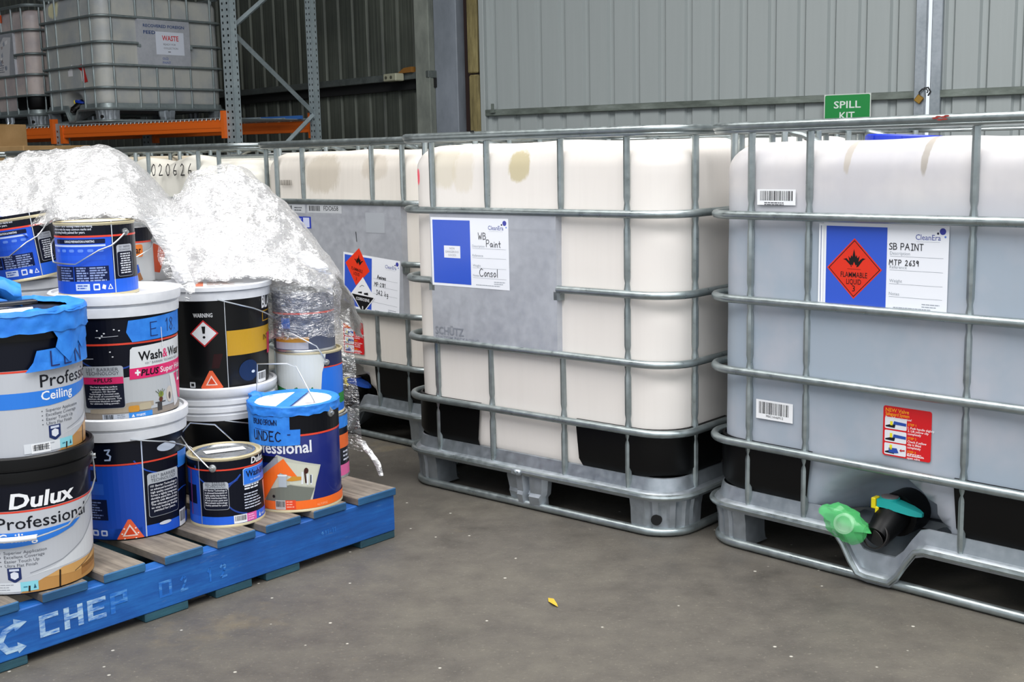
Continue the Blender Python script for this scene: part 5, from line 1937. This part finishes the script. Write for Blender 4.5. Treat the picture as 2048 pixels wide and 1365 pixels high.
# tape on the side
TX = mat('#2a7fe0', .5, name='blue_tape_flat')
d.poly([(-.2, .285), (-.012, .285), (-.013, .226), (.014, .226), (.012, .184), (-.2, .178)], TAPE, 8)
d.line([(-.12, .262), (-.055, .262)], .0022, '#15306e', 9); d.line([(-.12, .225), (-.055, .222)], .0014, '#15306e', 9)
d.hand('BRUNO BROWN', -.125, .238, .014, '#141b3c', 10, w=.0017, gap=.12, asp=.62)
d.hand('UNDEC', -.125, .195, .025, '#111736', 10, w=.0034, gap=.3, asp=.72)
d.rect(-.02, .211, -.012, .2145, '#15306e', 10)
d.build('label_print', tmap(.12), f_, ST)
tape_band(f_, .1245, .262, .286, seed=8, amp=.003, rag=.005)
vs, fs = [], []
n = 80
for j in range(4):
    for i in range(n + 1):
        a = 2 * PI * i / n
        rr = [.1245, .121, .112, .1][j] + .006 * noise.noise(Vector((math.cos(a) * 3, math.sin(a) * 3, j + 5))) * (j / 3)
        zz = [.284, .2885, .2875, .2815][j]
        vs.append((rr * math.cos(a), rr * math.sin(a), zz))
for j in range(3):
    for i in range(n):
        fs.append((j * (n + 1) + i, j * (n + 1) + i + 1, (j + 1) * (n + 1) + i + 1, (j + 1) * (n + 1) + i))
mesh('masking_tape', vs, fs, TAPE, f_, ang=40)
d = Decal(); d.poly([(-.05, -.112), (-.012, -.115), (.05, .11), (.015, .114)], TAPE, 1); d.rect(.03, -.05, .06, -.035, '#d9c9cc', 1)
d.build('masking_tape', lambda u, z, l: (u, z, .2802 + l + .006 * smoothstep(.09, .115, math.hypot(u, z))), f_)
ea = math.radians(52) - PI / 2
boss(f_, .12, ea, .256, .011); boss(f_, .12, ea + PI, .256, .011)
A = Vector((.128 * math.cos(ea), .128 * math.sin(ea), .256)); B = Vector((-A.x, -A.y, .256))
wire(f_, [A, A + Vector((-.006, 0, .02)), A * .72 + Vector((-.006, .0, .152 - .075)), Vector((.012, -.005, .374)), Vector((-.012, .0, .383)), Vector((-.092, .045, .378)), B + Vector((.002, 0, .03)), B], .002)
# little ball of tape where the handle meets the rim
vs, fs = [], []
for j in range(7):
    for i in range(12):
        a, b = 2 * PI * i / 12, PI * (j + .3) / 6.6
        p = Vector((.022 * math.cos(a) * math.sin(b), .022 * math.sin(a) * math.sin(b), .013 * math.cos(b)))
        p *= 1 + .6 * noise.noise(p * 90)
        vs.append(p + Vector((B.x * .98, B.y * .98, .284)))
for j in range(6):
    for i in range(12):
        fs.append((j * 12 + i, j * 12 + (i + 1) % 12, (j + 1) * 12 + (i + 1) % 12, (j + 1) * 12 + i))
mesh('scrunched_tape', vs, fs, TAPE, f_, ang=40)

# right-hand stack of three tins
hb = (-.597, 3.472)
t5 = tin('paint_tin', 'lowest tin of the right-hand stack, a navy sliver with pink patch behind the undercoat tin', (hb[0] + .008, hb[1] - .004, .15), .095, .192, NAVY)
d = Decal()
d.rect(.06, .0, .25, .04, '#d8649c', 1); d.rect(.06, .09, .25, .13, '#e0662a', 1); d.lines(.09, .075, .04, 3, .012, .005, '#c9cede', 1, 4)
d.rect(.0, .15, .25, .186, TAPE, 2)
d.build('label_print', tmap(.095), t5, ST)
t6 = tin('paint_tin', 'middle tin of the right-hand stack with white paint spill over blue and green label', (hb[0], hb[1], .3425), .095, .19, '#101a40', rim=CREAM)
d = Decal()
d.rect(-.2, .0, .2, .142, '#1b6ad2', 0); d.rect(-.2, .1425, .2, .146, RED, 1)
d.rect(-.2, .0, .03, .09, '#0f7a2c', 2)
d.poly([(-.2, .19), (.05, .19), (.042, .15), (.035, .13), (.032, .1), (.028, .062), (.012, .066), (.006, .09), (-.02, .075), (-.04, .09), (-.06, .08), (-.2, .1)], '#c9cdca', 3)
for x, z0, z1 in ((-.05, .02, .09), (-.035, .035, .09), (.0, .045, .09), (-.075, .0, .09)):
    d.line([(x, z0), (x, z1)], .0028, '#d4d8d4', 4)
d.rect(.09, .03, .2, .06, '#0f7a2c', 2)
d.build('label_print', tmap(.095), t6, ST)
bail(t6, .095, .158, 30, -150, -.02, shape=((0, 0), (.1, 2.6), (.25, 4), (.3, 4.4), (.6, 3.5), (.9, 1.5), (1, 0)))
t7 = tin('paint_tin', 'top tin of the right-hand stack, silver and navy, wrapped in shiny clear film', (hb[0] - .01, hb[1] - .005, .5325), .088, .178, '#3b4660')
d = Decal()
d.rect(-.2, .0, .2, .05, '#4a5166', 0); d.rect(-.1, .01, .01, .045, '#a9a9b2', 1); d.rect(-.1, .03, .012, .045, '#b5802c', 2); d.rect(-.2, .11, .2, .115, RED, 1)
d.rect(-.07, .07, -.04, .1, '#2a62b8', 2); d.rect(-.2, .115, .2, .178, '#5a6070', 0)
d.build('label_print', tmap(.088), t7, ST)

t8 = tin('paint_tin', 'white paint tin with coloured dots, only its edge showing at the left border', (-1.425, 3.11, ZT), .085, .18, '#d9d9da')
d = Decal(); rnd = random.Random(11)
for k in range(40):
    d.ell(rnd.uniform(-.13, .13), rnd.uniform(.02, .15), .005, .005, rnd.choice(('#d8462c', '#2a6ad2', '#e0a52a', '#c9c4bd', '#7a3a86')), 1, 8)
d.build('label_print', tmap(.085), t8, ST)

# ================================================================ CLEAR STRETCH FILM
def film_mat(name, a0, a1, scale=14, lo=.40, hi=.60, white=.82, gloss=.32):
    m = bpy.data.materials.new(name); m.use_nodes = True
    nt = m.node_tree; nt.nodes.clear()
    nd = lambda t: nt.nodes.new('ShaderNode' + t)
    lk = nt.links.new
    out = nd('OutputMaterial')
    tr = nd('BsdfTransparent'); tr.inputs['Color'].default_value = (.97, .97, .97, 1)
    gl = nd('BsdfGlossy'); gl.inputs['Roughness'].default_value = .12; gl.inputs['Color'].default_value = (1, 1, 1, 1)
    df = nd('BsdfDiffuse'); df.inputs['Color'].default_value = (white, white, white * 1.01, 1)
    tl = nd('BsdfTranslucent'); tl.inputs['Color'].default_value = (white, white, white * 1.01, 1)
    m1 = nd('MixShader'); m1.inputs[0].default_value = .4
    lk(df.outputs[0], m1.inputs[1]); lk(tl.outputs[0], m1.inputs[2])
    m2 = nd('MixShader'); m2.inputs[0].default_value = gloss
    lk(m1.outputs[0], m2.inputs[1]); lk(gl.outputs[0], m2.inputs[2])
    tc = nd('TexCoord')
    mp = nd('Mapping'); mp.inputs['Scale'].default_value = (1.0, 1.0, 2.4); mp.inputs['Rotation'].default_value = (.3, .5, .4)
    lk(tc.outputs['Object'], mp.inputs['Vector'])
    nz = nd('TexNoise'); nz.inputs['Scale'].default_value = scale; nz.inputs['Detail'].default_value = 7; nz.inputs['Roughness'].default_value = .72; nz.inputs['Distortion'].default_value = 1.2
    lk(mp.outputs[0], nz.inputs['Vector'])
    # crease lines: thin ridges of doubled-up film
    rg = nd('TexNoise'); rg.inputs['Scale'].default_value = scale * 1.7; rg.inputs['Detail'].default_value = 3; rg.inputs['Distortion'].default_value = 2.0
    lk(mp.outputs[0], rg.inputs['Vector'])
    s1 = nd('Math'); s1.operation = 'SUBTRACT'; s1.inputs[1].default_value = .5; lk(rg.outputs['Fac'], s1.inputs[0])
    s2 = nd('Math'); s2.operation = 'ABSOLUTE'; lk(s1.outputs[0], s2.inputs[0])
    cr = nd('MapRange'); cr.inputs['From Min'].default_value = .0; cr.inputs['From Max'].default_value = .035; cr.inputs['To Min'].default_value = .55; cr.inputs['To Max'].default_value = 0
    lk(s2.outputs[0], cr.inputs['Value'])
    lw = nd('LayerWeight'); lw.inputs[0].default_value = .35
    mr = nd('MapRange')
    mr.inputs['From Min'].default_value = lo; mr.inputs['From Max'].default_value = hi
    mr.inputs['To Min'].default_value = a0; mr.inputs['To Max'].default_value = a1
    lk(nz.outputs['Fac'], mr.inputs['Value'])
    mu = nd('Math'); mu.operation = 'MULTIPLY'; mu.inputs[1].default_value = .4; lk(lw.outputs['Facing'], mu.inputs[0])
    ad = nd('Math'); ad.operation = 'ADD'; lk(mr.outputs[0], ad.inputs[0]); lk(mu.outputs[0], ad.inputs[1])
    a2 = nd('Math'); a2.operation = 'ADD'; a2.use_clamp = True; lk(ad.outputs[0], a2.inputs[0]); lk(cr.outputs[0], a2.inputs[1])
    m3 = nd('MixShader')
    lk(a2.outputs[0], m3.inputs[0]); lk(tr.outputs[0], m3.inputs[1]); lk(m2.outputs[0], m3.inputs[2])
    bp = nd('Bump'); bp.inputs['Strength'].default_value = .8; bp.inputs['Distance'].default_value = .012
    lk(rg.outputs['Fac'], bp.inputs['Height'])
    for s_ in (gl, df):
        lk(bp.outputs[0], s_.inputs['Normal'])
    lk(m3.outputs[0], out.inputs[0])
    return m


FILM_THICK = film_mat('bunched_film', .5, .95, 12)
FILM_THIN = film_mat('single_layer_film', .03, .28, 18, gloss=.55)
FILM_MID = film_mat('double_layer_film', .18, .85, 12, gloss=.35)


def spot(x, y, Y):
    """point seen along a sight line at forward distance Y (used once to survey the pile)"""
    d = fw + rt * ((x - 1024) / F_PX) + up * ((682.5 - y) / F_PX)
    return Vector((0, 0, CAM_H)) + d * (Y / d.y)


def crumple(p, amp, fine):
    a = Vector((noise.noise(p * 4.5), noise.noise(p * 4.5 + Vector((9, 0, 0))), noise.noise(p * 4.5 + Vector((0, 9, 0)))))
    r = abs(noise.noise(p * 13)) + .6 * abs(noise.noise(p * 27 + Vector((3, 3, 3))))
    b = Vector((noise.noise(p * 19), noise.noise(p * 19 + Vector((5, 0, 0))), noise.noise(p * 19 + Vector((0, 5, 0)))))
    return a * amp + b * fine + Vector((0, -.4, 1)) * (.28 - r) * fine * 2.4


film = empty('stretch_film', (-.95, 3.4, ZT + .2))
tag(film, 'big crumpled heap of clear plastic stretch film draped over the paint cans', 'plastic film')
FO = film.location.copy()


def cat_row(rows, t):
    n = len(rows) - 1
    x = t * n
    i = min(int(x), n - 1)
    f_2 = x - i
    p0, p1, p2, p3 = rows[max(i - 1, 0)], rows[i], rows[i + 1], rows[min(i + 2, n)]
    return .5 * ((2 * p1) + (p2 - p0) * f_2 + (2 * p0 - 5 * p1 + 4 * p2 - p3) * f_2 ** 2 + (3 * p1 - p0 - 3 * p2 + p3) * f_2 ** 3)


def drape(name, cols, m, nu=170, nv=60, amp=.02, fine=.009, prof=None, back=.42, drop=.24):
    ridge = [spot(c[0], c[1], c[3]) for c in cols]
    hem = [spot(c[0], c[2], c[4]) for c in cols]
    xs = [c[0] for c in cols]
    vs, fs = [], []
    for i in range(nu + 1):
        X = xs[0] + (xs[-1] - xs[0]) * i / nu
        k = max(j for j in range(len(xs) - 1) if xs[j] <= X + 1e-6)
        t = (k + (X - xs[k]) / (xs[k + 1] - xs[k])) / (len(xs) - 1)
        r_, h_ = cat_row(ridge, t), cat_row(hem, t)
        for j in range(nv + 1):
            v = j / nv
            if v < .62:
                q = v / .62
                p = h_.lerp(r_, q)
                bul = math.sin(PI * q) * .03 * (1 - .5 * q)
                p = p + Vector((0, -.35, .9)) * bul
                k_ = min(1, q * 5) if q < .9 else max(.3, 1 - (q - .9) * 7)
            else:
                q = (v - .62) / .38
                p = r_ + Vector((.03 * q, back * q, -drop * q * q - .02 * q))
                k_ = .5 + .5 * q
            edge = .012 * noise.noise(Vector((X * .05, 3, 1))) if j == 0 else 0
            p = p + crumple(p, amp, fine) * k_ + Vector((0, 0, edge))
            vs.append(p - FO)
    for i in range(nu):
        for j in range(nv):
            a = i * (nv + 1) + j
            fs.append((a, a + nv + 1, a + nv + 2, a + 1))
    return mesh(name, vs, fs, m, film, smooth=True, ang=28)


COLS_L = [(-60, 330, 452, 3.75, 3.32), (0, 325, 450, 3.72, 3.30), (60, 317, 448, 3.7, 3.28), (130, 306, 436, 3.66, 3.25), (195, 296, 430, 3.64, 3.25), (245, 314, 431, 3.62, 3.25), (280, 350, 440, 3.6, 3.25), (320, 392, 480, 3.6, 3.3), (360, 420, 540, 3.6, 3.4), (420, 440, 556, 3.62, 3.36), (520, 470, 552, 3.65, 3.36), (600, 500, 566, 3.66, 3.38), (665, 552, 590, 3.62, 3.42)]
COLS_R = [(352, 430, 556, 3.62, 3.42), (372, 372, 566, 3.64, 3.38), (410, 352, 560, 3.66, 3.34), (470, 348, 556, 3.68, 3.32), (510, 366, 552, 3.68, 3.32), (555, 410, 556, 3.66, 3.34), (600, 462, 566, 3.64, 3.36), (640, 520, 572, 3.6, 3.40), (664, 548, 590, 3.58, 3.44)]
drape('draped_film', COLS_L, FILM_THICK, 220, 70, .014, .008)
drape('draped_film', COLS_R, FILM_MID, 190, 80, .022, .015)
drape('loose_film', [(c[0], c[1] - 6 + 3 * (i % 2), c[2] + 6, c[3] - .05, c[4] - .03) for i, c in enumerate(COLS_L[:8])], FILM_THIN, 120, 50, .03, .012)
drape('loose_film', [(c[0] - 4, c[1] - 10 - 8 * (i % 2), c[2] + 4, c[3] - .04, c[4] - .02) for i, c in enumerate(COLS_R)], FILM_THIN, 120, 50, .04, .014)


def ribbon(name, pts, w, m, n=60, k=8, amp=.012, fine=.007, curl=.5):
    P = [spot(*q) for q in pts]
    vs, fs = [], []
    for i in range(n + 1):
        t = i / n
        c_ = cat_row(P, t)
        ww = w[min(int(t * (len(w) - 1)), len(w) - 2)] if len(w) > 1 else w[0]
        if len(w) > 1:
            x = t * (len(w) - 1); q = min(int(x), len(w) - 2); ww = w[q] * (1 - (x - q)) + w[q + 1] * (x - q)
        for j in range(k + 1):
            s_ = (j / k - .5)
            p = c_ + Vector((s_ * ww, curl * ww * (s_ * s_ - .1), 0))
            p += crumple(p, amp * .6, fine)
            vs.append(p - FO)
    for i in range(n):
        for j in range(k):
            a = i * (k + 1) + j
            fs.append((a, a + 1, a + k + 2, a + k + 1))
    return mesh(name, vs, fs, m, film, ang=28)


ribbon('film_wisp', [(318, 430, 3.22), (338, 480, 3.2), (362, 540, 3.16), (385, 588, 3.14)], [.09, .07, .05, .02], FILM_THICK)
ribbon('film_wisp', [(440, 500, 3.18), (415, 530, 3.14), (392, 560, 3.12), (372, 600, 3.12)], [.05, .05, .03, .015], FILM_THIN)
ribbon('film_wisp', [(335, 430, 3.3), (350, 470, 3.26), (352, 520, 3.24), (355, 560, 3.22)], [.12, .1, .09, .05], FILM_THIN, amp=.02)
ribbon('film_wisp', [(600, 500, 3.4), (632, 530, 3.38), (650, 545, 3.38), (672, 545, 3.4)], [.06, .05, .03, .012], FILM_THICK)
# sleeve round the top tin of the right stack
vs, fs = [], []
na, nz_ = 110, 34
cx, cy = hb[0] - .01, hb[1] - .005
for j in range(nz_ + 1):
    t = j / nz_
    z = .575 + .165 * t
    for i in range(na + 1):
        a = 2 * PI * i / na
        rr = .094 + .014 * math.sin(PI * min(1, (1 - t) * 1.4)) * (.6 + .4 * math.sin(a * 3)) + .01 * (1 - t)
        p = Vector((cx + rr * math.cos(a), cy + rr * math.sin(a), z + .016 * noise.noise(Vector((a * 2, 1, 4))) * (1 - t)))
        nv_ = noise.noise(p * 30); 
        p += Vector((math.cos(a), math.sin(a), 0)) * (abs(noise.noise(p * 34)) * .012 + nv_ * .004)
        vs.append(p - FO)
for j in range(nz_):
    for i in range(na):
        a = j * (na + 1) + i
        fs.append((a, a + 1, a + na + 2, a + na + 1))
mesh('film_sleeve', vs, fs, FILM_THIN, film, ang=20)
# curtain hanging down the right side
vs, fs = [], []
L_e = [(655, 640, 3.66), (662, 720, 3.64), (672, 800, 3.64), (690, 900, 3.62)]
R_e = [(696, 618, 3.66), (711, 740, 3.64), (719, 830, 3.62), (728, 905, 3.6)]
Lp, Rp = [spot(*q) for q in L_e], [spot(*q) for q in R_e]
for i in range(71):
    t = i / 70
    a, b = cat_row(Lp, t), cat_row(Rp, t)
    for j in range(21):
        p = a.lerp(b, j / 20)
        p += crumple(p, .012, .006) * (.6 if j < 19 else .9)
        vs.append(p - FO)
for i in range(70):
    for j in range(20):
        a = i * 21 + j
        fs.append((a, a + 1, a + 22, a + 21))
mesh('hanging_film', vs, fs, FILM_THIN, film, ang=28)
ribbon('film_tail', [(722, 880, 3.58), (738, 905, 3.56), (754, 925, 3.54), (762, 955, 3.53)], [.03, .02, .022, .012], FILM_THICK, amp=.006, fine=.005)
# blue sheet glimpsed under the film at the left edge
bs = [(-60, 425), (-20, 424), (15, 427), (40, 434), (58, 446)]
vs, fs = [], []
for i, (x, y) in enumerate(bs):
    for j in range(5):
        q = spot(x, y + j * 7, 3.36 - .03 * j)
        vs.append(q + crumple(q, .006, .004))
for i in range(len(bs) - 1):
    for j in range(4):
        a = i * 5 + j
        fs.append((a, a + 1, a + 6, a + 5))
bsh = mesh('plastic_sheet', vs, fs, mat('#1f4fc0', .4), None, ang=30)
tag(bsh, 'small crumpled blue plastic sheet tucked under the clear film at the left edge', 'plastic sheet')
